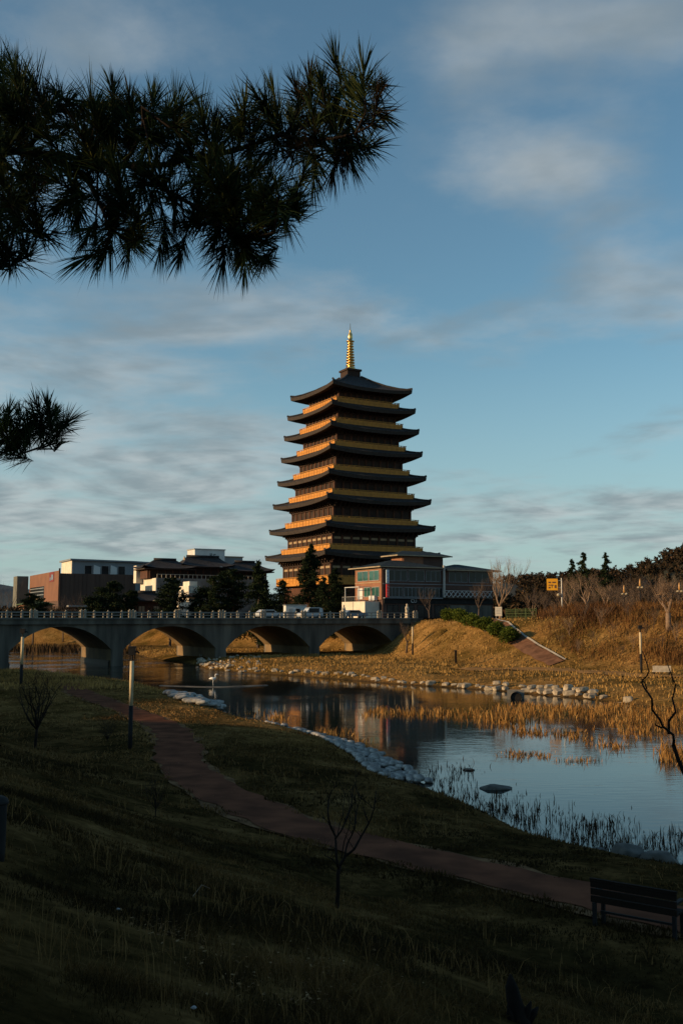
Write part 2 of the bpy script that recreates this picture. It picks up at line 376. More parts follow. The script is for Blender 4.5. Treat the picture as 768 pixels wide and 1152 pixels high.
# straw-coloured patches along the far end of the near bank, by the water
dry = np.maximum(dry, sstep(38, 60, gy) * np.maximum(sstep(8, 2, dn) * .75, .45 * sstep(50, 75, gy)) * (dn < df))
wet = sstep(.45, -.1, gzv)
me.attributes.new('dry', 'FLOAT', 'POINT').data.foreach_set('value', dry.reshape(-1).astype(np.float32))
me.attributes.new('wet', 'FLOAT', 'POINT').data.foreach_set('value', wet.reshape(-1).astype(np.float32))
me.polygons.foreach_set('use_smooth', np.ones(len(Q), bool)); me.update(calc_edges=True)
def ground_mat():
    m, nt, b = new_mat('winter_turf'); N, L = nt.nodes, nt.links
    b.inputs['Roughness'].default_value = 1; b.inputs['Specular IOR Level'].default_value = 0
    tc = N.new('ShaderNodeTexCoord')
    def noise(sc, det=6):
        n = N.new('ShaderNodeTexNoise'); n.inputs['Scale'].default_value = sc; n.inputs['Detail'].default_value = det; n.inputs['Roughness'].default_value = .65
        L.new(tc.outputs['Object'], n.inputs['Vector']); return n.outputs['Fac']
    def ramp(src, stops):
        r = N.new('ShaderNodeValToRGB'); cr = r.color_ramp
        while len(cr.elements) < len(stops): cr.elements.new(.5)
        for e, (p, c) in zip(cr.elements, stops): e.position = p; e.color = (*c, 1)
        L.new(src, r.inputs['Fac']); return r.outputs['Color']
    def mix(f, a, c):
        x = N.new('ShaderNodeMix'); x.data_type = 'RGBA'; L.new(f, x.inputs['Factor']); L.new(a, x.inputs['A']); L.new(c, x.inputs['B']); return x.outputs['Result']
    def attr(n):
        a = N.new('ShaderNodeAttribute'); a.attribute_name = n; return a.outputs['Fac']
    n1, n2, n3 = noise(.35, 8), noise(3.5, 6), noise(.12, 5)
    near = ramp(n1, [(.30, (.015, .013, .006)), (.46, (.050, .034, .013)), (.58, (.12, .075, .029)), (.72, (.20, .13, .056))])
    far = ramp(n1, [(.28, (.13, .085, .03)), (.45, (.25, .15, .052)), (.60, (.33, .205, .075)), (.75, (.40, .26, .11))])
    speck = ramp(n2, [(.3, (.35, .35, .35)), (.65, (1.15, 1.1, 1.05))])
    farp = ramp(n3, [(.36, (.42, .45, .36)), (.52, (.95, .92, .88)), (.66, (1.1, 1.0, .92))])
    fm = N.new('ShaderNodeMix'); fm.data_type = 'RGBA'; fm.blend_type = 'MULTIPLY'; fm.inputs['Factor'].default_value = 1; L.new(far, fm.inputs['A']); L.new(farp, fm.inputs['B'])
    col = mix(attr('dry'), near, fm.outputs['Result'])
    mu = N.new('ShaderNodeMix'); mu.data_type = 'RGBA'; mu.blend_type = 'MULTIPLY'; mu.inputs['Factor'].default_value = 1
    L.new(col, mu.inputs['A']); L.new(speck, mu.inputs['B'])
    wetc = ramp(n2, [(.3, (.012, .011, .008)), (.7, (.035, .028, .018))])
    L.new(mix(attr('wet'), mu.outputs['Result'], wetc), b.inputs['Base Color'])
    bp = N.new('ShaderNodeBump'); bp.inputs['Strength'].default_value = .8; bp.inputs['Distance'].default_value = .12
    L.new(n2, bp.inputs['Height']); L.new(bp.outputs['Normal'], b.inputs['Normal'])
    return m
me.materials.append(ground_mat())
tag(link('ground', me), kind='structure')

def water_mat():
    m, nt, b = new_mat('river_water'); N, L = nt.nodes, nt.links
    b.inputs['Base Color'].default_value = (.006, .012, .013, 1); b.inputs['Roughness'].default_value = .05; b.inputs['IOR'].default_value = 1.33
    b.inputs['Specular IOR Level'].default_value = .40
    tc = N.new('ShaderNodeTexCoord')
    def nz(sc, det, stretch):
        mp = N.new('ShaderNodeMapping'); mp.inputs['Scale'].default_value = stretch; L.new(tc.outputs['Object'], mp.inputs['Vector'])
        n = N.new('ShaderNodeTexNoise'); n.inputs['Scale'].default_value = sc; n.inputs['Detail'].default_value = det; L.new(mp.outputs[0], n.inputs['Vector']); return n.outputs['Fac']
    a = nz(1.6, 3, (.55, 1.5, 1)); c = nz(.10, 3, (1, 1, 1))
    rp = N.new('ShaderNodeMapRange'); rp.inputs['From Min'].default_value = .42; rp.inputs['From Max'].default_value = .62; rp.inputs['To Min'].default_value = .15; rp.inputs['To Max'].default_value = 1
    L.new(c, rp.inputs['Value'])
    mu = N.new('ShaderNodeMath'); mu.operation = 'MULTIPLY'; L.new(a, mu.inputs[0]); L.new(rp.outputs[0], mu.inputs[1])
    # the shallow riffle around the bridge piers is choppier than the pool
    sp_ = N.new('ShaderNodeSeparateXYZ'); L.new(tc.outputs['Object'], sp_.inputs[0]); rr = N.new('ShaderNodeMapRange'); rr.interpolation_type = 'SMOOTHSTEP'
    L.new(sp_.outputs['Y'], rr.inputs['Value']); rr.inputs['From Min'].default_value = 112; rr.inputs['From Max'].default_value = 140; rr.inputs['To Min'].default_value = 1; rr.inputs['To Max'].default_value = 9
    m2 = N.new('ShaderNodeMath'); m2.operation = 'MULTIPLY'; L.new(mu.outputs[0], m2.inputs[0]); L.new(rr.outputs[0], m2.inputs[1]); mu = m2
    bp = N.new('ShaderNodeBump'); bp.inputs['Strength'].default_value = .22; bp.inputs['Distance'].default_value = .05
    L.new(mu.outputs[0], bp.inputs['Height']); L.new(bp.outputs['Normal'], b.inputs['Normal'])
    return m
M['water'] = water_mat()
w = MB(); w.quad((-400, -120, 0), (420, -120, 0), (420, 330, 0), (-400, 330, 0))
tag(w.build('water', M['water']), kind='structure')

def strip(name, P, half, mt, lift, step=.4, across=5, edge=0.0, seed=3):
    P = smooth_line(P, step); mb = MB(); n = len(P); rows = []
    for i, p in enumerate(P):
        d = (P[min(i + 1, n - 1)] - P[max(i - 1, 0)]); d.z = 0; d.normalize(); nrm = Vector((-d.y, d.x, 0))
        hl = half + edge * (vnoise(p.x, p.y, 1.3, seed) - .5); hr = half + edge * (vnoise(p.x, p.y, 1.1, seed + 9) - .5)
        for k in range(across):
            u = -1 + 2 * k / (across - 1); q = p + nrm * (u * (hl if u < 0 else hr)); rows.append((q.x, q.y))
    A = np.array(rows); z = ground(A[:, 0], A[:, 1], False) + lift
    mb.v = [(a[0], a[1], float(c)) for a, c in zip(A, z)]
    for i in range(n - 1):
        for k in range(across - 1):
            a = i * across + k; mb.f.append((a, a + 1, a + across + 1, a + across))
    return mb.build(name, mt, smooth=True)
tag(strip('path_edge', PATH_W, 1.16, M['path_edge'], -.035, step=.3, across=7, edge=.6, seed=17), kind='structure')
tag(strip('path', PATH_W, .98, M['path'], -.012, step=.3, across=7, edge=.55), kind='structure')
# the brown path that climbs the far embankment, and the trodden track along the far bench
RAMP = [at_ground(626, 748), at_ground(606, 738), at_ground(588, 727), at_ground(571, 714), at_ground(557, 704)]
RAMP = [(p.x, p.y) for p in RAMP]; d_ = Vector((RAMP[-1][0] - RAMP[-2][0], RAMP[-1][1] - RAMP[-2][1])).normalized()
RAMP.append((RAMP[-1][0] + d_.x * 8, RAMP[-1][1] + d_.y * 8))
tag(strip('path', RAMP, 1.05, M['ramp'], .14, step=.5, across=7, edge=.5), kind='structure')
def offset(P, o):
    P = smooth_line(P, 1.0); out = []
    for i, p in enumerate(P):
        d = (P[min(i + 1, len(P) - 1)] - P[max(i - 1, 0)]).normalized(); out.append((p.x - d.y * o, p.y + d.x * o))
    return out
for o in (-1.17,): tag(strip('kerb', offset(RAMP, o), .13, M['kerb'], .24, step=.6, across=3), kind='structure')
TRACK = [at_ground(520, 754), at_ground(600, 753), at_ground(680, 757), at_ground(768, 762)]
TRACK = [(p.x, p.y) for p in TRACK] + [(70, 84)]
tag(strip('path', TRACK, 2.6, M['dirt'], .10, step=.8, across=9, edge=2.2), kind='structure')
# ================================================================== BRIDGE
A = math.atan2(24.0, 44.7); CA, SA = math.cos(A), math.sin(A)
BP0 = Vector((-41.9, 150.0, 0))
def bw(t, o=0.0, z=0.0): return Vector((BP0.x + CA * t - SA * o, BP0.y + SA * t + CA * o, z))
SPAN, CLEAR, WID, Z_DECK, Z_F, Z_CROWN, Z_SPR = 16.9, 15.1, 19.0, 7.25, 6.35, 6.02, 2.45
t_of = lambda px: (lambda k: (-BP0.x + k * BP0.y) / (CA - k * SA))((px - CX) / F)
br = thing('arch_bridge', 'long stone arch bridge with a pale balustrade crossing the river', 'bridge', tuple(BP0), A)
centres = [(t_of(13.5) + t_of(128.6)) / 2 + SPAN * k for k in range(-3, 4)]
T0, T1 = centres[0] - SPAN / 2 - 14, t_of(468)
def arch_z(u): return Z_SPR + (Z_CROWN - Z_SPR) * (1 - abs(u) ** 2.25)
# spandrel walls, near and far, with arched openings
NA = 28
for y0, y1 in ((0.0, .5), (WID - .5, WID)):
    sp = MB()
    edges = []
    for c in centres:
        for i in range(NA + 1):
            u = -1 + 2 * i / NA
            edges.append((c + u * CLEAR / 2, arch_z(u)))
    # piers and walls as column strips from base to fascia
    prev = T0
    for ci, c in enumerate(centres):
        a, b = c - CLEAR / 2, c + CLEAR / 2
        sp.box(prev, a, y0, y1, -1.6, Z_F)
        for i in range(NA):
            u0, u1 = -1 + 2 * i / NA, -1 + 2 * (i + 1) / NA
            x0, x1 = c + u0 * CLEAR / 2, c + u1 * CLEAR / 2; z0, z1 = arch_z(u0), arch_z(u1)
            for (yy, fl) in ((y0, 0), (y1, 1)):
                q = [(x0, yy, z0), (x1, yy, z1), (x1, yy, Z_F), (x0, yy, Z_F)]
                sp.quad(*(q if not fl else q[::-1]))
        prev = b
    sp.box(prev, T1 + 1.0, y0, y1, -1.6, Z_F); sp.build('spandrel_wall', M['stone_dark'], br)
for ci, c in enumerate(centres):
    sf = MB()
    for i in range(NA):
        u0, u1 = -1 + 2 * i / NA, -1 + 2 * (i + 1) / NA
        x0, x1 = c + u0 * CLEAR / 2, c + u1 * CLEAR / 2; z0, z1 = arch_z(u0), arch_z(u1)
        sf.quad((x0, .003, z0 - .004), (x0, WID - .003, z0 - .004), (x1, WID - .003, z1 - .004), (x1, .003, z1 - .004))
    sf.build('arch_vault', M['arch_stone'], br)
    if ci < len(centres):
        pr = MB(); x0, x1 = c + CLEAR / 2, c + SPAN - CLEAR / 2
        pr.box(x0 - .02, x1 + .02, .502, WID - .502, -1.6, Z_SPR + .3)
        po = pr.build('pier', M['arch_stone'], br)
        fb = MB(); fb.box(x0 - .30, x1 + .30, .9, WID - .9, -1.6, .62); fb.box(x0 - .22, x1 + .22, .85, WID - .85, .623, .80); fb.build('waterline_band', M['waterline_dark'], po)  # dark band added to part the pier from its bright reflection
dk = MB(); dk.box(T0, T1 + 1, -.45, WID + .45, Z_F + .003, Z_DECK - .18); dk.box(T0, T1 + 1, -.62, WID + .62, Z_DECK - .177, Z_DECK)
dk.build('deck_slab', M['stone_dark'], br)
rd = MB(); rd.box(T0, T1 + 1, 2.2, WID - 2.2, Z_DECK + .003, Z_DECK + .02); rd.build('roadway', M['asphalt'], br)
for yy, near in ((-.3, True), (WID + .3, False)):
    rl = MB(); rl.box(T0, T1, yy - .09, yy + .09, Z_DECK + .90, Z_DECK + 1.02); rl.box(T0, T1, yy - .06, yy + .06, Z_DECK + .46, Z_DECK + .54); rl.box(T0, T1, yy - .11, yy + .11, Z_DECK + .003, Z_DECK + .10)
    rl.build('handrail', M['stone'], br)
    tv0 = t_of(-25)
    bal = MB(); bal.lathe([(.13, .1), (.13, .2), (.085, .3), (.085, .72), (.12, .8), (.12, .895)], 6)
    balm = bal.mesh('baluster', M['rail_stone'])
    ps = MB(); ps.box(-.17, .17, -.17, .17, .05, 1.12); ps.box(-.21, .21, -.21, .21, 1.12, 1.2); ps.lathe([(.12, 1.2), (.15, 1.3), (.05, 1.42)], 6)
    psm = ps.mesh('rail_post', M['rail_stone'])
    if near:
        k, t = 0, T1 - .2
        while t > tv0:
            for q in (0, .55): link('rail_post', psm, br).location = (t - q, yy, Z_DECK)
            for j in range(1, 5):
                if t - .55 - j * 1.36 > tv0: link('baluster', balm, br).location = (t - .55 - j * 1.36, yy, Z_DECK)
            t -= 7.4
    else:
        t = T1 - .2
        while t > tv0: link('rail_post', psm, br).location = (t, yy, Z_DECK); t -= 2.4
# road running on behind the bridge end, on the right-bank upland
a_, b_, c_, d_ = bw(T1 + 1, 2.2), bw(T1 + 90, 2.2), bw(T1 + 90, WID - 2.2), bw(T1 + 1, WID - 2.2)
rm = MB(); rm.quad((a_.x, a_.y, 7.27), (b_.x, b_.y, 7.27), (c_.x, c_.y, 7.27), (d_.x, d_.y, 7.27)); tag(rm.build('road', M['asphalt']), kind='structure')
# stone guardian figures on the bridge end
def statue(px, py_base, Y, label, s=1.0):
    p = at_depth(px, py_base, Y); p.z = Z_DECK
    r = thing('stone_statue', label, 'statue', (p.x, p.y, p.z), A + rad(20), 'stone figures at the end of the bridge')
    pd = MB(); pd.box(-.32, .32, -.32, .32, 0, .16); pd.box(-.25, .25, -.25, .25, .16, .8); pd.box(-.31, .31, -.31, .31, .8, .92); pd.build('pedestal', M['pale_stone'], r)
    f = MB(); f.lathe([(.26, .92), (.30, 1.1), (.27, 1.45), (.32, 1.75), (.30, 1.95), (.14, 2.08)], 10)
    f.ball((0, -.03, 2.25), .19, 10, 7, (1, 1, 1.15)); f.tube([(-.28, 0, 1.85), (-.36, -.1, 1.55), (-.12, -.3, 1.45)], [.1, .09, .07], 6); f.tube([(.28, 0, 1.85), (.36, -.1, 1.55), (.12, -.3, 1.45)], [.1, .09, .07], 6)
    f.ball((0, 0, 2.43), .1, 8, 5, (1.2, 1, .8)); f.build('robed_figure', M['pale_stone'], r, True)
    r.scale = (s,) * 3
p_ = bw(t_of(457.5), 1.0); statue(457.5, 690, p_.y, 'pale stone robed figure by the last posts at the right end of the bridge rail', 1.05)
p_ = bw(t_of(386.5), 1.0); statue(386.5, 690, p_.y, 'pale stone figure at the bridge rail in front of the white walled terrace', .95)
# vehicles on the bridge
def car(label, t, o, paint, van=False, flip=False):
    p = bw(t, o, Z_DECK + .022)
    r = thing('parked_car' if False else 'car', label, 'car', tuple(p), A + (math.pi if flip else 0), 'cars crossing the bridge')
    h = 1.95 if van else 1.45
    prof = [(-2.2, .35), (2.2, .35), (2.25, .75), (2.0, .95), (1.05, 1.02 if not van else 1.15), (.45, h), (-1.5, h), (-2.1, 1.05 if not van else h - .15), (-2.25, .9)]
    b = MB(); b.prism(prof, -.86, .86); b.build('body', M[paint], r)
    g = MB()
    for y in (-.868, .868): g.box(-1.45, .62, y - .006, y + .006, 1.03, h - .14)
    g.build('side_window', M['glass'], r)
    ws = MB(); ws.quad((1.035, -.75, 1.06), (1.035, .75, 1.06), (.50, .72, h - .05), (.50, -.72, h - .05)); ws.build('windscreen', M['glass'], r)
    for x in (-1.4, 1.4):
        for y in (-.80, .80):
            wl = MB(); wl.tube([(x, y - .11, .33), (x, y + .11, .33)], .33, 14); o_ = wl.build('wheel', M['rubber'], r)
            hb = MB(); hb.tube([(x, y - .125, .33), (x, y + .125, .33)], .17, 10); hb.build('rim', M['steel'], o_)
    for y in (-.62, .62):
        hl = MB(); hl.box(2.18, 2.262, y - .16, y + .16, .68, .82); hl.build('headlight', M['cool_white'], r)
car('silver white car on the bridge in front of the small white shed', t_of(315), 4.2, 'car_white')
car('white van on the bridge between the shed and the robed stone figure', t_of(379), 10.4, 'car_white', True, True)
car('slate blue car on the bridge in front of the white terrace wall', t_of(412), 4.2, 'car_blue')
# ================================================================== PAGODA
PH = rad(29.4); PC = Vector((at_depth(394.2, 690, 255).x, 255, 7.0))
pg = thing('pagoda_tower', 'tall nine storey pagoda with dark upturned roofs, ochre balconies and a golden spire', 'pagoda', tuple(PC), PH)
def corner(a, which):
    x, y = {'near': (-a, -a), 'left': (-a, a), 'right': (a, -a)}[which]
    return Vector((PC.x + math.cos(PH) * x - math.sin(PH) * y, PC.y + math.sin(PH) * x + math.cos(PH) * y, 0))
TIPS = [447.6, 469.8, 492.7, 517.3, 543.6, 569.6, 598.3, 627.5]
WPX = [136.7, 143.8, 151.2, 157.8, 165.7, 175.5, 183.8, 192.8]
EAVE = []
for y, wpx in zip(TIPS, WPX):
    a = wpx / 2 / (math.cos(PH) + math.sin(PH)) * 255 / F
    c = corner(a, 'left'); EAVE.append((a, at_depth(330, y, c.y).z - PC.z))
def roof(a, z, inner, rise, up, name='roof', top=False):
    """one square roof: curved eaves, concave slope, thick boarded edge; z = height of the corner tips"""
    mb = MB(); NU, NV = 20, 6; ze = z - up
    def P(side, u, v):
        r = a + (inner - a) * v
        e = ze + up * abs(u) ** 2.6 * (1 - v) ** 1.5
        zz = e + rise * (v ** (1.45 if top else 1.15))
        out = r * (1 + .018 * abs(u) ** 3 * (1 - v))
        x, y = u * out, -out
        for _ in range(side): x, y = -y, x
        return (x, y, zz)
    for side in range(4):
        n = len(mb.v)
        for j in range(NV + 1):
            for i in range(NU + 1):
                u = -1 + 2 * i / NU; mb.v.append(P(side, u, j / NV)); mb.uv[len(mb.v) - 1] = (u * a, j / NV * 3)
        for j in range(NV):
            for i in range(NU):
                q = n + j * (NU + 1) + i; mb.f.append((q, q + 1, q + NU + 2, q + NU + 1))
    o = mb.build(name, M['roof'], pg, True)
    eb = MB(); th, inn = .85, .60
    for side in range(4):
        n = len(eb.v)
        for i in range(NU + 1):
            u = -1 + 2 * i / NU; p = P(side, u, 0); q = P(side, u, .12)
            k = Vector(p); m_ = Vector((p[0] * inn, p[1] * inn, z - up - .2))
            eb.v += [(k.x * 1.001, k.y * 1.001, k.z - .002), (k.x * .992, k.y * .992, k.z - th), (m_.x, m_.y, m_.z + .25)]
        for i in range(NU):
            b0 = n + i * 3
            for r_ in range(2): eb.f.append((b0 + r_, b0 + r_ + 1, b0 + r_ + 4, b0 + r_ + 3))
    eb.build('eave', M['roof_edge'], o)
    for side in range(4):
        hp = MB(); pts = [Vector(P(side, -1, v)) + Vector((0, 0, .18)) for v in (0, .1, .25, .5, .75, 1)]
        pts[0].z += .18
        hp.tube(pts, [.30, .27, .24, .22, .22, .22], 6); hp.build('hip_ridge', M['roof'], o)
    return o
cols = MB()
for k, (a, z) in enumerate(EAVE):
    up = .75
    if k == 0: roof(a, z, 2.0, at_depth(394, 425, 255).z - PC.z - (z - up), up, top=True)
    else: roof(a, z, a - 4.2, 1.95, up)
    # storey below this roof, standing on the next roof
    lower = EAVE[k + 1] if k + 1 < len(EAVE) else (a + .9, z - 7.6)
    zb = lower[1] - .75 + 1.22            # balcony floor
    ab = lower[0] - 2.85; aw = ab - 1.5; zt = z - .75
    st = MB(); st.box(-aw, aw, -aw, aw, zb - .9, zt + .1); so = st.build('storey', M['timber'], pg)
    fr = MB(); wn = MB(); pn = MB(); bk = MB()
    NB = 9
    for side in range(4):
        def R(x0, x1, y0, y1, z0, z1, b_):
            n = len(b_.v); b_.box(x0, x1, y0, y1, z0, z1)
            for i in range(n, len(b_.v)):
                x, y, zz = b_.v[i]
                for _ in range(side): x, y = -y, x
                b_.v[i] = (x, y, zz)
        hw = (zt - zb) * .62
        for i in range(NB + 1):
            x = -aw + 2 * aw * i / NB
            own = k >= 3 and side in (0, 3) and i < NB; cm = MB() if own else cols
            if i < NB: R(x - .24, x + .24, -aw - .26, -aw - .003, zb, zb + hw + .35, cm)
            else: R(x - .2, x + .235, -aw - .255, -aw - .003, zb, zb + hw + .34, cm)
            if own: cm.build('column', M['timber_red'], so)
        for i in range(NB):
            x0, x1 = -aw + 2 * aw * i / NB + .34, -aw + 2 * aw * (i + 1) / NB - .34
            pass
            (R(x0 + .05, x1 - .05, -aw - .12, -aw - .082, zb + hw - .62, zb + hw - .1, pn) if k > 5 else None)
        R(-aw, aw, -aw - .08, -aw - .003, zb, zb + hw + .3, wn)
        # stepped bracket clusters and a tie beam under the eave
        R(-aw - .3, aw + .3, -aw - .42, -aw - .262, zb + hw + .36, zb + hw + .66, bk)
        for i in range(2 * NB + 1):
            x = -aw + 2 * aw * i / (2 * NB)
            for q in range(3):
                R(x - .16 - .1 * q, x + .16 + .1 * q, -aw - .45 - .62 * q - .6, -aw - .43, zb + hw + .68 + (zt - zb - hw - .75) / 3 * q, zb + hw + .68 + (zt - zb - hw - .75) / 3 * (q + .8), bk)
    wn.build('lattice_screen', M['screen'], so)
    if pn.v: pn.build('transom_lattice', M['cream_panel'], so)
    bk.build('bracket_frame', M['timber'], so)
    # balcony: floor slab, solid ochre parapet with posts and rails
    bl = MB(); bl.box(-ab, ab, -ab, ab, zb - .6, zb - .05); bo = bl.build('balcony', M['ochre'], pg)
    pr, rl = MB(), MB()
    for side in range(4):
        def R(x0, x1, y0, y1, z0, z1, b_):
            n = len(b_.v); b_.box(x0, x1, y0, y1, z0, z1)
            for i in range(n, len(b_.v)):
                x, y, zz = b_.v[i]
                for _ in range(side): x, y = -y, x
                b_.v[i] = (x, y, zz)
        R(-ab + .12, ab - .12, -ab + .04, -ab + .11, zb - .04, zb + 1.30, pr)
        R(-ab - .25, ab + .10, -ab - .06, -ab + .10, zb + 1.45, zb + 1.58, rl)
        R(-ab - .02, ab - .12, -ab - .03, -ab + .115, zb + .62, zb + .72, rl)
        for i in range(15):
            x = -ab + 2 * ab * i / 15; R(x - .07, x + .07, -ab - .02, -ab + .12, zb - .045, zb + 1.52, rl)
    pr.build('parapet', M['ochre'], bo); rl.build('guard_rail_frame', M['ochre_trim'], bo)
cs_ = cols.build('columns', M['timber_red'], pg); cs_['kind'] = 'stuff'
# first floor, its own roof's storey continues to the ground
a, z = EAVE[-1]; g1 = MB(); aw = a - 4.0; g1.box(-aw - .5, aw + .5, -aw - .5, aw + .5, 0, z - 8.2); g1.build('ground_storey', M['timber_red'], pg)
ps = MB(); ps.box(-19, 19, -19, 19, -.4, .9); ps.build('podium', M['pale_stone'], pg)
zs = at_depth(394, 425.5, 255).z - PC.z
pl = MB(); pl.box(-1.9, 1.9, -1.9, 1.9, zs - .6, zs + 1.6); pl.box(-2.2, 2.2, -2.2, 2.2, zs + 1.603, zs + 2.1); pl.build('spire_plinth', M['timber'], pg)
z0 = zs + 2.1; zt = at_depth(394, 364, 255).z - PC.z; H = zt - z0
prof = [(1.15, 0), (1.35, .25), (1.25, .7), (.75, .85), (.62, 1.0)]
z = 1.0; rings = 9; rh = (H * .60 - 1.0) / rings
for i in range(rings):
    r = 1.22 - .045 * i; prof += [(.55, z), (r, z + .22 * rh), (r, z + .52 * rh), (.55, z + .74 * rh)]; z += rh
prof += [(.5, z), (1.05, z + .12), (1.05, z + .26), (.45, z + .4), (.62, z + H * .10), (.55, z + H * .17), (.22, z + H * .22), (.30, z + H * .24), (.10, z + H * .27), (.05, H)]
s_ = MB(); s_.lathe(prof, 18, (0, 0, z0)); s_.build('spire', M['gold'], pg, True)
# ================================================================== BRICK BUILDING by the bridge end
def hip_roof(mb, x0, x1, y0, y1, z, h, th=.22):
    w = min(y1 - y0, x1 - x0) / 2 * .96
    if x1 - x0 >= y1 - y0: r0, r1 = (x0 + w, (y0 + y1) / 2), (x1 - w, (y0 + y1) / 2)
    else: r0, r1 = ((x0 + x1) / 2, y0 + w), ((x0 + x1) / 2, y1 - w)
    n = len(mb.v); c = [(x0, y0), (x1, y0), (x1, y1), (x0, y1)]
    def uv(k, u, v): mb.uv[k] = (u, v)
    for face in (([c[0], c[1]], [r1, r0]), ([c[1], c[2]], [r1, r1]), ([c[2], c[3]], [r0, r1]), ([c[3], c[0]], [r0, r0])) if x1 - x0 >= y1 - y0 else \
                (([c[0], c[1]], [r0, r0]), ([c[1], c[2]], [r1, r0]), ([c[2], c[3]], [r1, r1]), ([c[3], c[0]], [r0, r1])):
        (e0, e1), (t1, t0) = face; k = len(mb.v)
        L_ = math.hypot(e1[0] - e0[0], e1[1] - e0[1])
        mb.v += [(*e0, z), (*e1, z), (*t1, z + h), (*t0, z + h)]
        uv(k, 0, 0); uv(k + 1, L_, 0); uv(k + 2, L_ * .8, 3); uv(k + 3, L_ * .2, 3)
        mb.f.append((k, k + 1, k + 2, k + 3))
    mb.box(x0, x1, y0, y1, z - th, z - .003)
def window(par, face, a0, a1, z0, z1, n, plane, glass='glass', frame='steel', rows=1):
    """a window set on a wall: face 'y' (front wall y = plane, looking -y) or 'x' (side wall x = plane, looking -x)"""
    fr, gl = MB(), MB()
    def B(mb, p0, p1, q0, q1, d0, d1):
        if face == 'y': mb.box(p0, p1, plane - d1, plane - d0, q0, q1)
        else: mb.box(plane - d1, plane - d0, p0, p1, q0, q1)
    B(gl, a0 + .06, a1 - .06, z0 + .06, z1 - .06, .012, .035)
    for i in range(n + 1):
        x = a0 + (a1 - a0 - .09) * i / n; B(fr, x, x + .09, z0, z1, .005, .085)
    for j in range(rows + 1):
        zz = z0 + (z1 - z0 - .09) * j / rows; B(fr, a0 + .003, a1 - .003, zz, zz + .09, .003, .080)
    o = fr.build('window', M[frame], par); gl.build('pane', M[glass], o); return o
bb = thing('brick_building', 'three storey brown brick building with dark teal tiled roofs beside the bridge end', 'building', (8.0, 195.0, 7.0), A)
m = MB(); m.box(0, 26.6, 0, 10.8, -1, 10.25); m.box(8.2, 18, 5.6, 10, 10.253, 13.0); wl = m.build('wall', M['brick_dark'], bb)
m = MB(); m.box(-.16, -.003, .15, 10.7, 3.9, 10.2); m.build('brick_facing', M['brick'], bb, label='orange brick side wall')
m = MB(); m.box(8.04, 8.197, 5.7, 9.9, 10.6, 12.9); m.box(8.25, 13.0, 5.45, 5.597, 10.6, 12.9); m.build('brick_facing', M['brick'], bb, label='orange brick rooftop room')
m = MB(); hip_roof(m, -1.1, 13.6, -1.0, 11.8, 10.45, 1.55); m.build('roof', M['teal_roof'], bb)
m = MB(); hip_roof(m, 14.6, 28.0, -1.0, 11.8, 10.1, 1.45); m.build('roof', M['teal_roof'], bb)
m = MB(); hip_roof(m, 6.3, 19.6, 4.6, 11.2, 13.2, 1.0); m.build('roof', M['teal_roof'], bb)
m = MB()
m.box(-1.15, 13.65, -1.12, -1.003, 10.2, 10.42); m.box(-1.22, -1.103, -1.0, 11.8, 10.2, 10.42); m.box(14.55, 28.05, -1.12, -1.003, 9.86, 10.08); m.box(6.2, 19.7, 4.48, 4.597, 12.95, 13.18); m.box(6.18, 6.297, 4.6, 11.2, 12.95, 13.18)
m.build('gutter', M['gutter'], bb)
for x0, x1, n in ((1.2, 5.6, 3), (5.9, 9.7, 2), (10.0, 13.6, 3), (15.6, 20.2, 3), (20.5, 25.4, 3)): window(bb, 'y', x0, x1, 7.55, 9.75, n, 0, frame='grey_metal')
for x0, x1, n in ((1.2, 4.6, 4), (4.9, 9.4, 5), (9.7, 14.0, 5)): window(bb, 'y', x0, x1, 4.45, 6.4, n, 0, frame='grey_metal')
m = MB(); m.box(.2, 26.4, -.25, -.003, 3.15, 4.15); m.build('sign_band', M['dark_metal'], bb)
m = MB(); m.box(.1, 13.6, -.8, -.003, 4.16, 4.32); m.box(.1, 26.5, -.13, -.003, 6.95, 7.1); m.box(.1, 26.5, -.2, -.003, 9.85, 10.0); m.build('ledge', M['grey_metal'], bb)
for x0, x1 in ((1.0, 3.6), (4.0, 7.2), (8.0, 11.4), (12.0, 15.0)): window(bb, 'y', x0, x1, .35, 2.9, 2, 0, frame='dark_metal')
m = MB(); m.box(15.6, 26.0, -.12, -.003, .1, 2.9); m.build('garage_door', M['stone_dark'], bb)
# balcony lattice of crossed white bars
m = MB(); lx0, lx1, z0, z1, n = 13.9, 25.6, 4.5, 5.75, 11
for i in range(n):
    a_, b_ = lx0 + (lx1 - lx0) * i / n, lx0 + (lx1 - lx0) * (i + 1) / n
    m.bar((a_, -.95, z0), (b_, -.95, z1), .10); m.bar((a_, -.90, z1), (b_, -.90, z0), .10)
m.box(lx0 - .1, lx1 + .1, -1.02, -.86, z1, z1 + .09); m.build('lattice_railing', M['cool_white'], bb)
m = MB(); m.box(13.7, 25.8, -1.05, -.003, 4.325, 4.45); m.build('balcony_floor', M['stone_dark'], bb)
m = MB(); m.tube([(14.1, -.5, 4.4), (14.1, -.5, 10.9)], .26, 10); m.build('drainpipe', M['steel'], bb)
m = MB(); m.box(.35, .95, -.95, -.75, 7.1, 9.7); s1 = m.build('sign_board', M['sign_blue'], bb, label='pale blue vertical sign')
m = MB()
for z_ in (9.1, 8.5, 7.9, 7.4): m.box(.5, .8, -.975, -.953, z_ - .03, z_ + .03); m.box(.62, .68, -.98, -.953, z_ - .2, z_ + .2); m.box(.5, .56, -.972, -.953, z_ - .2, z_ + .05)
m.build('lettering', M['car_blue'], s1)
m = MB(); m.box(.35, .98, -.97, -.75, 4.35, 6.9); s2 = m.build('sign_board', M['sign_red'], bb, label='red vertical sign')
m = MB()
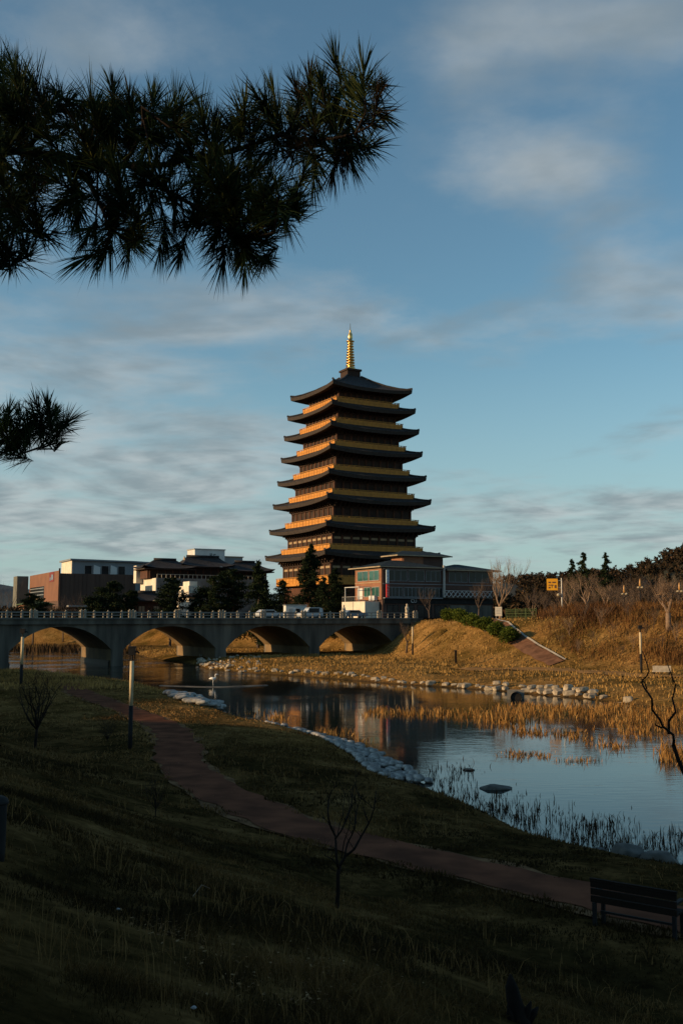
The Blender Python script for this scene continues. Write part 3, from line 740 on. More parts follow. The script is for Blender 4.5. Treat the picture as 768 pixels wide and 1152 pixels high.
for z_ in (6.4, 5.8, 5.2, 4.75): m.box(.5, .84, -.995, -.973, z_ - .03, z_ + .03); m.box(.74, .8, -1.0, -.973, z_ - .2, z_ + .2); m.box(.5, .56, -.992, -.973, z_ - .05, z_ + .2)
m.build('lettering', M['white'], s2)
def text(s, size, loc, rot, material, parent, name='lettering', ext=.02):
    cu = bpy.data.curves.new(name, 'FONT'); cu.body = s; cu.size = size; cu.extrude = ext; cu.align_x = 'CENTER'; cu.align_y = 'CENTER'
    tmp = bpy.data.objects.new('tmp', cu); COL.objects.link(tmp); bpy.context.view_layer.update()
    me_ = bpy.data.meshes.new_from_object(tmp.evaluated_get(bpy.context.evaluated_depsgraph_get())); me_.name = name; me_.materials.clear(); me_.materials.append(material); bpy.data.objects.remove(tmp)
    o = link(name, me_, parent); o.location = loc; o.rotation_euler = rot; return o
text('CU', 1.0, (7.0, -.29, 3.66), (math.pi / 2, 0, 0), M['cool_white'], bb)
window(bb, 'x', 1.0, 4.9, 7.7, 9.7, 2, -.16, 'teal_glass'); window(bb, 'x', 5.3, 9.6, 7.7, 9.7, 2, -.16, 'teal_glass')
window(bb, 'x', .9, 3.9, 4.5, 6.45, 2, -.16, 'teal_glass'); window(bb, 'x', 4.3, 7.0, 4.5, 6.45, 2, -.16, 'teal_glass')
m = MB(); m.box(-.24, -.163, 7.5, 9.6, 4.1, 6.3); m.build('door', M['cool_white'], bb)
m = MB(); m.box(-.22, -.163, .2, 10.7, 7.25, 7.4); m.box(-.22, -.163, .2, 10.7, 9.95, 10.1); m.build('ledge', M['cream_panel'], bb, label='cream string course')
# terrace annex with its white wall
m = MB(); m.box(-3.4, -.17, 1.0, 10.4, -1, 3.55); m.build('terrace_wall', M['white'], bb)
m = MB(); m.box(-3.46, -3.403, 5.6, 5.72, 0, 3.5); m.build('wall_joint', M['steel'], bb)
m = MB()
for i in range(12): m.box(-3.36, -3.30, 1.2 + i * .82, 1.26 + i * .82, 3.553, 4.5)
m.box(-3.37, -3.29, 1.1, 10.4, 4.5, 4.57); m.build('terrace_railing', M['steel'], bb)
m = MB()
for y in (4.4, 10.0): m.box(-2.9, -2.78, y - .06, y + .06, 3.553, 6.4)
m.box(-2.95, -.17, 4.3, 4.42, 6.403, 6.52); m.box(-2.95, -.17, 9.98, 10.1, 6.403, 6.52); m.box(-2.95, -2.8, 4.42, 9.98, 6.403, 6.52); m.build('pergola', M['cool_white'], bb)
for y in (1.6, 2.9):
    m = MB(); m.box(-.95, -.25, y, y + .9, 3.8, 4.7); m.build('air_conditioner', M['cool_white'], bb)
# small white shed by the road
p = at_depth(334, 692, 190)
sh = thing('white_shed', 'small white flat roofed shed with one window behind the bridge rail', 'shed', (p.x - 2.1, 190, 7.0), rad(12))
m = MB(); m.box(0, 4.0, 0, 3, 0, 2.7); m.build('wall', M['cool_white'], sh)
m = MB(); m.box(-.15, 4.15, -.15, 3.15, 2.703, 2.85); m.build('roof', M['steel'], sh)
window(sh, 'y', 1.9, 2.7, 1.3, 2.1, 2, 0, frame='dark_metal'); m = MB(); m.box(.5, 1.25, -.05, -.003, .05, 2.1); m.build('door', M['steel'], sh)
# ================================================================== MUSEUM and buildings on the left
def px_at(px, Y): return (px - CX) / F * Y
mu = thing('museum_building', 'low museum with an orange clad end and long brown wall beyond the bridge', 'building', (px_at(68.5, 300), 300, 6.5), A)
zt = at_depth(68, 643.0, 300).z - 6.5
m = MB(); m.box(0, 23.2, .3, 44, 0, zt - .5); m.build('long_wall', M['brown_clad'], mu)
m = MB()
for i in range(18): m.box(.4 + i * 1.28, .5 + i * 1.28, .22, .297, 5.2, zt - .5)
m.build('cladding_rib', M['brown_clad'], mu)
m = MB(); m.box(-.5, -.003, 0, 43.5, 6.0, zt + .3); m.box(-.5, 0, -.12, -.003, 6.0, zt + 1.0); oc = m.build('end_wall', M['orange_clad'], mu)
m = MB(); m.box(-.35, -.003, 0, 43.5, 0, 5.997); m.build('base_wall', M['brown_clad'], mu)
m = MB(); m.box(-.56, -.503, 20, 42, 7.2, 11.0); wn_ = m.build('window', M['glass'], mu)
m = MB()
for z_ in (8.2, 9.3, 10.3): m.box(-.60, -.563, 20.2, 41.8, z_, z_ + .25)
m.build('louvre', M['grey_metal'], wn_)
m = MB(); m.box(-.75, -.503, 20, 42.5, 6.1, 7.1); m.build('window_ledge', M['cream_panel'], mu)
m = MB(); m.box(-.60, -.503, 6, 12.5, 12.0, 15.0); em = m.build('emblem', M['emblem_red'], mu)
m = MB(); m.box(-.65, -.603, 7, 9.5, 12.6, 14.2); m.box(-.66, -.603, 10.2, 11.4, 12.4, 13.4); m.build('emblem_mark', M['car_blue'], em)
m = MB(); m.box(-4.5, -.8, 44.2, 51, 0, zt + .2); m.build('wing', M['green_clad'], mu)
m = MB(); m.box(2, 23.5, -3.2, .2, 4.2, 4.7); m.build('canopy', M['steel'], mu)
m = MB(); m.box(1.5, 23, -4.0, -3.3, 0, 3.4); m.build('forecourt_wall', M['stone_dark'], mu)
# low brick hut with moss-green roof at the museum's foot
ht = thing('brick_hut', 'low brick hut with a mossy green roof at the left end of the museum', 'hut', (px_at(29, 285), 285, 6.6), A)
m = MB(); m.box(0, 8, 0, 9, -1, 4.6); m.build('wall', M['brick'], ht); m = MB(); hip_roof(m, -.5, 8.5, -.5, 9.5, 4.8, 1.3); m.build('roof', M['green_wire'], ht)
# grey metal building behind
gb = thing('metal_building', 'long grey metal clad building with a sloping roof behind the museum', 'building', (px_at(82, 350), 350, 6), A)
zt = at_depth(82, 630.5, 350).z - 6
m = MB(); m.prism([(0, 0), (44, 0), (44, zt - 1.0), (22, zt - .2), (0, zt)], 0, 16); m.build('wall', M['grey_metal'], gb)
m = MB(); m.box(-.3, -.003, .1, 15.8, 10, zt - .1); m.build('end_wall', M['white'], gb, label='pale end wall')
m = MB(); m.prism([(-1, zt + .02), (22, zt - .18), (45, zt - .98), (45, zt - .5), (22, zt + .35), (-1, zt + .6)], -1, 16.5); m.build('roof', M['grey_metal'], gb)
for x in (4.2, 10.2, 16.2): window(gb, 'y', x, x + 2.6, zt - 9, zt - 1.6, 1, 0, rows=2)
for x in (7.6, 13.6):
    m = MB(); m.prism([(x - .5, zt - 9), (x + 2.0, zt - 9), (x + 2.0, zt - 2.2), (x - .2, zt - 1.4)], -.8, -.003); m.build('wall_panel', M['cool_white'], gb)
# white hotel block far behind
hb = thing('hotel_block', 'plain white block with two dark letters rising behind the tiled halls', 'building', (px_at(219, 410), 410, 6), A)
zt = at_depth(232, 618, 410).z - 6
m = MB(); m.box(0, 13.2, 0, 9, 0, zt); m.build('wall', M['cool_white'], hb)
m = MB(); m.box(-.3, 13.5, -.3, 9.3, zt + .003, zt + .4); m.build('parapet', M['steel'], hb)
text('ㅐE', 2.4, (7.6, -.12, zt - 2.6), (math.pi / 2, 0, 0), M['dark_metal'], hb)
window(hb, 'y', 1.6, 4.6, zt - 8.2, zt - 6.3, 2, 0)
m = MB(); m.box(14, 22.5, 3, 13, 0, zt - 2.6); m.build('rear_block', M['grey_metal'], hb)
m = MB(); m.box(13.6, 22.9, 2.6, 13.4, zt - 2.597, zt - 2.2); m.build('parapet', M['cream_panel'], hb)
# Korean style halls with terrace
kh = thing('tiled_hall', 'hall complex with dark hip and gable tiled roofs above a pale terrace', 'building', (px_at(177.5, 255), 255, 6.5), A)
zt = at_depth(178, 650, 255).z - 6.5
m = MB(); m.box(0, 31, .3, 14, 0, zt); m.build('terrace_wall', M['stone'], kh)
m = MB(); m.box(-.3, -.003, .3, 13.5, 0, zt - .05); m.build('end_wall', M['white'], kh, label='sunlit cream end wall')
m = MB(); m.box(-2.2, -.35, 11.2, 13.6, zt - 1, zt + 3.6); m.build('gate_pier', M['white'], kh)
for x in (3, 7, 11, 15, 19, 23): window(kh, 'y', x, x + 2.4, zt - 5.0, zt - 3.0, 2, .3)
window(kh, 'x', 3, 9, zt - 3.6, zt - 1.8, 3, -.3)
m = MB(); m.box(0, 31, .32, .42, zt + .9, zt + 1.0)
for i in range(26): m.box(i * 1.2, i * 1.2 + .12, .31, .43, zt + .003, zt + .9)
m.build('terrace_railing', M['pale_stone'], kh)
def gable_roof(par, x0, x1, y0, y1, z, h, up=.7, gable=False):
    mb = MB(); NU, NV = 12, 5; cx, cy = (x0 + x1) / 2, (y0 + y1) / 2; hx, hy = (x1 - x0) / 2, (y1 - y0) / 2; rx = hx * (.62 if gable else .42)
    def P(sgn, u, v):
        x = u * (hx + (rx - hx) * v); y = sgn * -hy * (1 - v)
        return (cx + x, cy + y, z + h * v ** 1.35 + up * abs(u) ** 3 * (1 - v) ** 2)
    def E(sgn, u, v):
        return (cx + sgn * (hx + (rx - hx) * v), cy + u * hy * (1 - v), z + h * v ** 1.35 + up * abs(u) ** 3 * (1 - v) ** 2)
    for fn, sg in ((P, 1), (P, -1), (E, 1), (E, -1)):
        n = len(mb.v)
        for j in range(NV + 1):
            for i in range(NU + 1):
                u = -1 + 2 * i / NU; mb.v.append(fn(sg, u, j / NV)); mb.uv[len(mb.v) - 1] = (u * hx, j)
        for j in range(NV):
            for i in range(NU):
                q = n + j * (NU + 1) + i; mb.f.append((q, q + 1, q + NU + 2, q + NU + 1))
    mb.box(cx - rx, cx + rx, cy - .22, cy + .22, z + h - .1, z + h + .5)
    o = mb.build('roof', M['roof'], par, True)
    e = MB(); e.box(x0 + .25, x1 - .25, y0 + .25, y1 - .25, z - .32, z - .02); e.build('eave', M['roof_edge'], o)
    if gable:
        g = MB(); g.prism([(-.9, 0), (.9, 0), (0, 1.3)], -.1, .1); go = g.build('gable', M['cream_panel'], o); go.rotation_euler = (0, 0, math.pi / 2); go.location = (cx - rx - .6, cy, z + h - 1.15)
for x0, x1, z_, h_, gb_ in ((-3, 11.5, zt + 2.6, 2.4, False), (8, 23, zt + 3.4, 2.8, True), (20, 34, zt + 2.4, 2.6, False)):
    y0 = 2.0 if not gb_ else 4.0
    gable_roof(kh, x0, x1, y0, y0 + 10, z_, h_, gable=gb_)
    m = MB(); m.box(x0 + 2, x1 - 2, y0 + 1.8, y0 + 8.5, zt + .003, z_ - .33); hw = m.build('hall_wall', M['timber'], kh)
    for i in range(6): m = MB(); m.box(x0 + 2 + i * (x1 - x0 - 4.3) / 5, x0 + 2.3 + i * (x1 - x0 - 4.3) / 5, y0 + 1.5, y0 + 1.797, zt + .004, z_ - .34); m.build('column', M['timber_red'], hw)
    m = MB(); m.box(x0 + 1.6, x0 + 1.997, y0 + 2, y0 + 8.3, zt + .005, z_ - .4); m.build('timber_front', M['timber_red'], hw)
# small tiled pavilion and pale rockwork house in front of the terrace
sp_ = thing('tiled_pavilion', 'small brown timber pavilion with a dark tiled roof beside the dark pines', 'pavilion', (px_at(152, 232), 232, 6.8), A)
m = MB(); m.box(0, 7.5, 0, 5, -1, 4.4); m.build('wall', M['timber_red'], sp_); gable_roof(sp_, -1.2, 8.7, -1.2, 6.2, 4.6, 1.9)
window(sp_, 'y', 1, 2.6, 1, 3.4, 2, 0, 'cream_panel', 'timber'); window(sp_, 'y', 4.6, 6.2, 1, 3.4, 2, 0, 'cream_panel', 'timber')
rk = thing('pale_house', 'sunlit cream rendered house with a stepped top and small tiled roof among the pines', 'house', (px_at(213, 236), 236, 6.8), A)
m = MB(); m.box(0, 2.8, 0, 8.5, -1, 5.5); m.box(.3, 3.2, 1, 8.0, 5.503, 8.2); m.box(1.0, 3.0, 2.5, 7, 8.203, 9.3); m.build('wall', M['white'], rk)
m = MB(); hip_roof(m, -.8, 3.4, -1.2, 3.6, 5.7, .9); m.build('roof', M['roof'], rk)
window(rk, 'x', 4.4, 6.0, 6.0, 7.4, 2, .3, 'glass', 'timber'); window(rk, 'y', .6, 2.0, 1.6, 3.6, 2, 0, 'glass', 'timber')
# ================================================================== STREET FURNITURE
def two_tone_post(px, py_base, py_top, label, lantern=True, cap=.0, join=.5):
    b = at_ground(px, py_base); top = at_depth(px, py_top, b.y); h = top.z - b.z; r = .0021 * b.y if b.y < 70 else .0016 * b.y
    r = min(r, .14)
    t = thing('path_lamp', label, 'lamp post', tuple(b), 0, 'two tone lamp posts along the paths')
    j = h * join; hp = h * .86
    m = MB(); m.lathe([(r * 1.02, -.3), (r * 1.02, j)], 12); m.build('lower_post', M['dark_metal'], t, True)
    m = MB(); m.lathe([(r * .95, j + .002), (r * .95, hp), (r * .3, hp + .01)], 12); m.build('upper_post', M['cream_paint'], t, True)
    m = MB(); m.lathe([(r * .45, hp + .012), (r * .45, h - .3)], 8); m.box(-r * 1.5, r * 1.5, -r * 1.2, r * 1.2, h - .36, h - .02); m.box(-r * 1.75, r * 1.75, -r * 1.4, r * 1.4, h - .018, h + .04)
    m.tube([(r, 0, h - .25), (r * 2.4, 0, h - .2), (r * 3.4, 0, h - .28)], r * .4, 6); m.build('lamp_head', M['dark_metal'], t)
    return t
two_tone_post(146.5, 842, 728, 'tall lamp post with cream upper half and black foot beside the reddish path', join=.42)
two_tone_post(24, 770, 708, 'slim lamp post, cream above black, before the leftmost visible bridge arch', join=.36)
two_tone_post(721, 757, 704, 'slim lamp post, cream above black, on the far bank below the brown scrub', join=.40)
two_tone_post(464, 737, 700, 'pale post beside the small bare tree at the right end of the bridge', join=.35)
b = at_ground(512.5, 748); t = thing('marker_post', 'short dark marker post standing alone in the straw grass of the far bank', 'post', tuple(b))
m = MB(); m.box(-.14, .14, -.12, .12, -.3, 1.75); m.build('shaft', M['bark_dark'], t); m = MB(); m.box(-.17, .17, -.15, .15, 1.753, 1.9); m.build('cap', M['dark_metal'], t)
# wooden bench seen from behind
def bench(name, label, pl, pr, back_h, L=1.75):
    a, b = at_ground(*pl), at_ground(*pr); d = (b - a); rz = math.atan2(d.y, d.x); L = math.hypot(d.x, d.y)
    t = thing(name, label, 'bench', (a.x, a.y, (a.z + b.z) / 2), rz)
    m = MB()
    for z0, z1 in ((.42, .54), (.56, .68), (.70, .82)): m.box(0, L, -.02, .02, z0, z1)
    m.box(-.01, L + .01, -.03, .035, .83, .87); m.build('backrest', M['bench_wood'], t)
    m = MB()
    for i in range(4): m.box(.02, L - .02, .08 + i * .11, .17 + i * .11, .40, .44)
    m.build('seat', M['bench_wood'], t)
    for x in (.06, L - .06):
        m = MB(); m.box(x - .035, x + .035, -.015, .05, -.15, .41); m.build('leg', M['dark_metal'], t)
        m = MB(); m.box(x - .035, x + .035, .42, .48, -.15, .40); m.build('leg', M['dark_metal'], t)
        m = MB(); m.box(x - .04, x + .04, .02, .48, .60, .64); m.build('armrest', M['dark_metal'], t)
    m = MB(); m.box(.1, L - .1, .2, .25, .18, .22); m.build('stretcher', M['dark_metal'], t)
    return t
bench('wooden_bench', 'dark slatted wooden bench with its back turned, by the path near the water', (665, 1040), (762, 1058), .85)
b = at_depth(744, 757, at_ground(744, 760).y); b.z = gz(b.x, b.y); t = thing('pale_bench', 'pale bench with a solid back on the far bank under the brown scrub', 'bench', tuple(b), rad(-8))
m = MB(); m.box(-.95, .95, -.05, .03, .35, 1.02); m.build('backrest', M['pale_stone'], t); m = MB(); m.box(-.95, .95, .04, .5, .38, .46); m.build('seat', M['pale_stone'], t)
for x in (-.8, .8):
    m = MB(); m.box(x - .05, x + .05, -.03, .45, -.2, .345); m.build('leg', M['bark_dark'], t)
# litter bin cut by the left edge of the view
b = at_ground(-6, 968); t = thing('litter_bin', 'dark round litter bin with a domed lid on the grass slope at the left', 'bin', tuple(b))
m = MB(); m.lathe([(.108, -.1), (.118, .1), (.122, .60), (.126, .62)], 16); m.build('body', M['dark_metal'], t, True)
m = MB(); m.lathe([(.14, .622), (.142, .65), (.12, .69), (.07, .715), (.001, .722)], 16); m.build('lid', M['dark_metal'], t, True)
# road sign and ornate street lamps on the embankment road
b = at_depth(632, 692, 160); b.z = 8.2; t = thing('road_sign', 'square yellow road sign on a grey pole with an arm above the scrub', 'sign', tuple(b), rad(-4))
zt = at_depth(632, 651, 160).z - b.z; zb_ = at_depth(632, 664, 160).z - b.z
m = MB(); m.tube([(0, 0, -3), (0, 0, zt + .1)], [.12, .09], 8); m.build('pole', M['steel'], t)
m = MB(); m.bar((.05, 0, zt - .3), (-1.0, 0, zt - .3), .09); m.bar((.05, 0, zb_ + .4), (-1.0, 0, zb_ + .4), .09); m.build('arm', M['steel'], t)
m = MB(); m.box(-2.35, -.62, -.1, -.05, zb_, zt); sg = m.build('sign_panel', M['sign_yellow'], t)
m = MB()
for x0, x1, z0, z1 in ((-2.1, -1.7, .62, .74), (-1.5, -.9, .62, .74), (-2.1, -1.3, .40, .48), (-1.6, -1.5, .2, .5), (-1.15, -.85, .18, .46), (-2.1, -1.8, .16, .3)):
    hh = zt - zb_; m.box(x0, x1, -.118, -.103, zb_ + hh * z0, zb_ + hh * z1)
m.build('lettering', M['orange_clad'], sg)
m = MB(); m.ball((-.55, -.2, zb_ - .75), .27, 10, 6); m.bar((0, 0, zb_ - .5), (-.55, -.2, zb_ - .5), .07); m.build('lamp_globe', M['lamp_glass'], t)
def ornate_lamp(px, py_base, py_top, Y, label):
    b = at_depth(px, py_base, Y); b.z = gz(b.x, b.y); h = at_depth(px, py_top, Y).z - b.z
    t = thing('ornate_lamp', label, 'street lamp', tuple(b), rad(20), 'ornate globe lamps on the embankment road')
    m = MB(); m.lathe([(.16, -.3), (.16, .5), (.08, .7), (.065, h - 2.0), (.1, h - 1.9)], 8); m.build('pole', M['dark_metal'], t, True)
    m = MB(); m.lathe([(.1, h - 1.2), (.17, h - 1.0), (.15, h - .5), (.1, h - .2), (.03, h)], 8); m.build('finial', M['amber_glass'], t, True)
    for k in range(4):
        a = k * math.pi / 2 + .4; x, y = math.cos(a) * .40, math.sin(a) * .42
        m = MB(); m.ball((x, y, h - 1.35), .15, 8, 6); g = m.build('globe', M['lamp_glass'], t, True)
        m = MB(); m.tube([(0, 0, h - 1.85), (x * .8, y * .8, h - 1.75), (x, y, h - 1.56)], .035, 5); m.build('bracket', M['dark_metal'], g)
ornate_lamp(702, 680, 658, 150, 'ornate globe lamp with an orange finial, nearer the yellow road sign')
ornate_lamp(720, 676, 651, 155, 'ornate globe lamp with a yellow finial among the bare branches at the right')
ornate_lamp(764, 672, 655, 150, 'ornate globe lamp by the bare tree at the far right')
# notice board and wire fence at the top of the climbing path
b = at_depth(560.5, 696, 165); b.z = gz(b.x, b.y); t = thing('notice_board', 'small white notice board by the pale bare tree at the top of the slope', 'sign', tuple(b), rad(-10))
for x in (-.42, .42):
    m = MB(); m.box(x - .05, x + .05, -.05, .05, -.4, 2.1); m.build('post', M['steel'], t)
m = MB(); m.box(-.55, .55, -.1, -.052, .55, 2.05); bo = m.build('board', M['white'], t)
m = MB()
for z_ in (1.7, 1.45, 1.2, .95): m.box(-.4, .4, -.112, -.103, z_, z_ + .07)
m.build('text_line', M['steel'], bo)
a_, b_ = at_depth(569, 697, 158), at_depth(603, 697, 150); t = thing('wire_fence', 'green wire mesh fence behind the notice board', 'fence', (a_.x, a_.y, gz(a_.x, a_.y)), math.atan2(b_.y - a_.y, b_.x - a_.x)); L_ = (b_ - a_).length
m = MB()
for i in range(24): m.box(i * L_ / 23 - .02, i * L_ / 23 + .02, -.02, .02, .05, 1.6)
for z_ in (.1, .5, .9, 1.3, 1.58): m.box(0, L_, -.022, .024, z_, z_ + .04)
m.build('mesh_panel', M['green_wire'], t)
for i in range(4):
    m = MB(); m.box(i * L_ / 3 - .05, i * L_ / 3 + .05, -.05, .05, -.5, 1.75); m.build('post', M['green_wire'], t)
# drain pipe mouth in the revetment
p = at_z(580, 783, .35); t = thing('culvert', 'dark round culvert mouth in a concrete headwall between the bank stones', 'culvert', (p.x, p.y, .1), rad(-8))
m = MB(); m.tube([(0, -.15, .12), (0, 1.5, .2)], .50, 16, cap=False); m.build('pipe', M['stone_dark'], t, True)
m = MB(); m.tube([(0, .0, .13), (0, .4, .15)], .46, 16); m.build('mouth_shade', M['dark_metal'], t)  # solid black plug stands in for the shade inside the pipe
m = MB(); m.box(-.75, .75, .66, .85, -.6, .75); m.build('headwall', M['stone'], t)
# egret
p = at_z(240, 771, 0); 
m = MB(); m.tube([(-.42, 0, .62), (-.2, 0, .66), (0, 0, .62), (.14, 0, .64), (.2, 0, .78), (.17, 0, .95), (.24, 0, 1.04), (.33, 0, 1.03), (.5, 0, 1.0)], [.02, .12, .16, .10, .05, .04, .055, .04, .006], 8)
for y in (-.05, .05): m.tube([(.0, y, .55), (-.03, y, .28), (.02, y, -.2)], [.03, .016, .014], 5)
e = m.build('egret', M['egret'], None, True); e.location = p; e.scale = (1.15,) * 3; tag(e, 'small white egret standing in the shallow river before the bridge', 'bird')
# ================================================================== STONES AND SANDBAGS
import bmesh
def rock_mesh(seed, sx, sy, sz, mt, blocky=.5):
    """a broken stone: the hull of random points on a squared-off ellipsoid, edges slightly rounded"""
    rg = random.Random(seed); bm = bmesh.new()
    for i in range(34):
        v = Vector((rg.gauss(0, 1), rg.gauss(0, 1), rg.gauss(0, 1))).normalized(); pw = 1 - blocky * .55; j = rg.uniform(.84, 1.08)
        bm.verts.new([math.copysign(abs(c) ** pw, c) * q * j for c, q in zip(v, (sx, sy, sz))])
    r = bmesh.ops.convex_hull(bm, input=bm.verts[:]); bmesh.ops.delete(bm, geom=list({g for g in r['geom_interior'] + r['geom_unused'] if isinstance(g, bmesh.types.BMVert)}), context='VERTS')
    bmesh.ops.dissolve_limit(bm, angle_limit=.25, verts=bm.verts[:], edges=bm.edges[:])
    bmesh.ops.bevel(bm, geom=bm.edges[:], offset=min(sx, sy, sz) * .14, segments=2, affect='EDGES', profile=.5)
    me = bpy.data.meshes.new('rock'); bm.to_mesh(me); bm.free(); me.materials.append(mt); return me
far_rocks = [rock_mesh(i, .60, .46, .42, M['rock'], blocky=.8) for i in range(12)]
def put(me, name, p, s, rz, label, cat, group, tilt=0.0):
    o = link(name, me); o.location = p; o.scale = s if hasattr(s, '__len__') else (s, s, s); o.rotation_euler = (random.uniform(-tilt, tilt), random.uniform(-tilt, tilt), rz)
    return tag(o, label, cat, group)
def along(P, step): return smooth_line(P, step)
random.seed(13)
rows = along(W0([(222, 748), (240, 754), (290, 758), (340, 761), (400, 765.5), (440, 769), (500, 773), (560, 777), (600, 781), (660, 786), (712, 793)]), 1.0)
LABR = 'pale sunlit stone in the revetment along the far waterline'
for i, p in enumerate(rows):
    px = CX + F * p.x / p.y
    dens = .7 if px < 300 else (.85 if px < 440 else (.97 if px < 672 else .5))
    if 574 < px < 588: continue
    for lay in range(2 if px > 556 and px < 676 or px < 262 else 1):
        if random.random() > dens: continue
        s = random.uniform(.58, .92) if 556 < px < 676 else random.uniform(.35, .85)
        off = .25 + lay * .75 + random.uniform(-.2, .3) + (random.uniform(0, 2.5) if px < 440 else 0)
        x, y = p.x + random.uniform(-.2, .2), p.y + off
        put(random.choice(far_rocks), 'bank_stone', (x, y, max(gz(x, y), .05) + .12 * s + lay * .28), (s * random.uniform(.85, 1.2), s, s * random.uniform(.65, .95)), random.uniform(-.5, .5) + .3 * (random.random() > .8), LABR, 'stone', 'stones along the far waterline', .15)
# scattered rubble of the spit under the bridge
for i in range(46):
    px, py = random.uniform(222, 292), random.uniform(738, 752); p = at_ground(px, py)
    put(random.choice(far_rocks), 'rubble_stone', (p.x, p.y, p.z + .05), random.uniform(.3, .75), random.uniform(0, 6), 'rough stone in the rubble on the spit before the bridge pier', 'stone', 'rubble on the spit', .4)
def bag_mesh(seed):
    rg = random.Random(seed); m = MB(); R, S = 8, 16
    for i in range(R + 1):
        ph = math.pi * i / R
        for k in range(S):
            th = 2 * math.pi * k / S; x, y, z = math.sin(ph) * math.cos(th), math.sin(ph) * math.sin(th), -math.cos(ph)
            q = [math.copysign(abs(x) ** .55, x), math.copysign(abs(y) ** .6, y), math.copysign(abs(z) ** .9, z)]
            e = 1 - .35 * abs(q[0]) ** 6; j = 1 + (rg.random() - .5) * .07
            m.v.append((q[0] * .46 * j, q[1] * .30 * j, q[2] * .15 * e * j))
    for i in range(R):
        for k in range(S):
            a, b = i * S + k, i * S + (k + 1) % S; m.f.append((a, b, b + S, a + S))
    return m.mesh('sandbag', M['sandbag'], True)
bags = [bag_mesh(i) for i in range(6)]
shore = along(W0([(300, 818.5), (320, 822), (370, 836), (400, 852), (418, 866), (436, 881)]), .46)
n = len(shore)
random.seed(21)
for i, p in enumerate(shore):
    u = i / n; d = (shore[min(i + 1, n - 1)] - shore[max(i - 1, 0)]).normalized(); nr = Vector((d.y, -d.x, 0))
    if nr.y > 0: nr = -nr
    k = 2 + int(5.2 * u ** .8)
    for j in range(k):
        if random.random() < .1 or (u > .86 and random.random() < .3): continue
        off = -.30 * (k - 1) + .40 * j + random.uniform(-.1, .1)
        x, y = p.x + nr.x * off + random.uniform(-.12, .12), p.y + nr.y * off + random.uniform(-.12, .12)
        g = max(gz(x, y), -.02)
        put(random.choice(bags), 'sandbag', (x, y, g + .05 + .16 * random.random()), random.uniform(.58, .82), math.atan2(d.y, d.x) + random.uniform(-.35, .35), 'grey white sandbag in the row curving along the near waterline', 'sandbag', 'sandbags along the near waterline', .12)
for i in range(95):
    u, v = random.random(), random.random()
    px = 190 + 58 * u; lo = 783 + 8 * abs(u - .45) * (u < .45) * 2; py = (786 + 3 * u) + v * (16 * (1 - abs(u - .55) * 1.2))
    p = at_z(px, py, .25); g = max(gz(p.x, p.y), 0)
    put(random.choice(bags), 'sandbag', (p.x, p.y, g + .12 + .25 * random.random() * (1 - abs(u - .5))), random.uniform(.95, 1.3), random.uniform(-.7, .7), 'grey white sandbag in the heap beside the bend of the path', 'sandbag', 'sandbags heaped by the path bend', .12)
for px, py, sx, sy, sz, nm, lb in ((558, 887, .80, .36, .15, 'flat_rock', 'flat dark rock lying alone in the open water'), (706, 972, .52, .42, .36, 'shore_boulder', 'pale rounded boulder at the near waterline, left one of the pair'), (741, 976, .62, .45, .40, 'shore_boulder', 'brown rounded boulder at the near waterline close to the bench'), (641, 823, .5, .3, .22, 'flat_rock', 'small dark rock among the golden reed tufts'), (672, 966, .25, .2, .16, 'shore_boulder', 'small tan stone at the waterline left of the two boulders'), (527, 866, .3, .16, .07, 'flat_rock', 'tiny dark rock just breaking the water above the flat rock')):
    p = at_z(px, py, .02); p.z = max(gz(p.x, p.y), 0) if 'boulder' in nm else .0
    o = link(nm, rock_mesh(int(px), sx, sy, sz, M['rock_dark'], blocky=.25)); o.location = (p.x, p.y, p.z + sz * .35); tag(o, lb, 'rock')
# thin gravel bar in the river
gb_ = strip('gravel_bar', [tuple(at_z(px, py, 0)[:2]) for px, py in ((180, 771.5), (215, 772.5), (250, 773), (300, 771))], .5, M['stone_dark'], 0, step=1.5, across=5, edge=.5)
for v in gb_.data.vertices: v.co.z = .05 + .04 * vnoise(v.co.x, v.co.y, .7, 4) - (.12 if v.index % 5 in (0, 4) else 0)
tag(gb_, kind='structure')
# ================================================================== PLANTS
def blades(P, h, w, lean=.35, rng=RNG, curve=True, head=None):
    """bent grass blades: P (n,3) feet, h and w per-blade size -> (2n,4... ) as triangles (n*3,3,3)"""
    n = len(P); a = rng.uniform(0, 2 * np.pi, n); b = rng.uniform(0, 2 * np.pi, n); l = np.abs(rng.normal(0, lean, n))
    side = np.stack([np.cos(a), np.sin(a), np.zeros(n)], -1) * (w / 2)[:, None]
    dirn = np.stack([np.cos(b), np.sin(b), np.zeros(n)], -1) * (l * h)[:, None]
    mid = P + dirn * .35 + np.stack([np.zeros(n), np.zeros(n), h * .55], -1)
    tip = P + dirn + np.stack([np.zeros(n), np.zeros(n), h * (1 - .25 * np.minimum(l, 1))], -1)
    t1 = np.stack([P - side, P + side, mid + side * .7], 1); t2 = np.stack([P - side, mid + side * .7, mid - side * .7], 1); t3 = np.stack([mid - side * .7, mid + side * .7, tip], 1)
    return np.concatenate([t1, t2, t3], 0)
def rep3(t): return np.concatenate([t, t, t])
def ground_pts(n, xr, yr, rng=RNG):
    x = rng.uniform(*xr, n); y = rng.uniform(*yr, n); return x, y
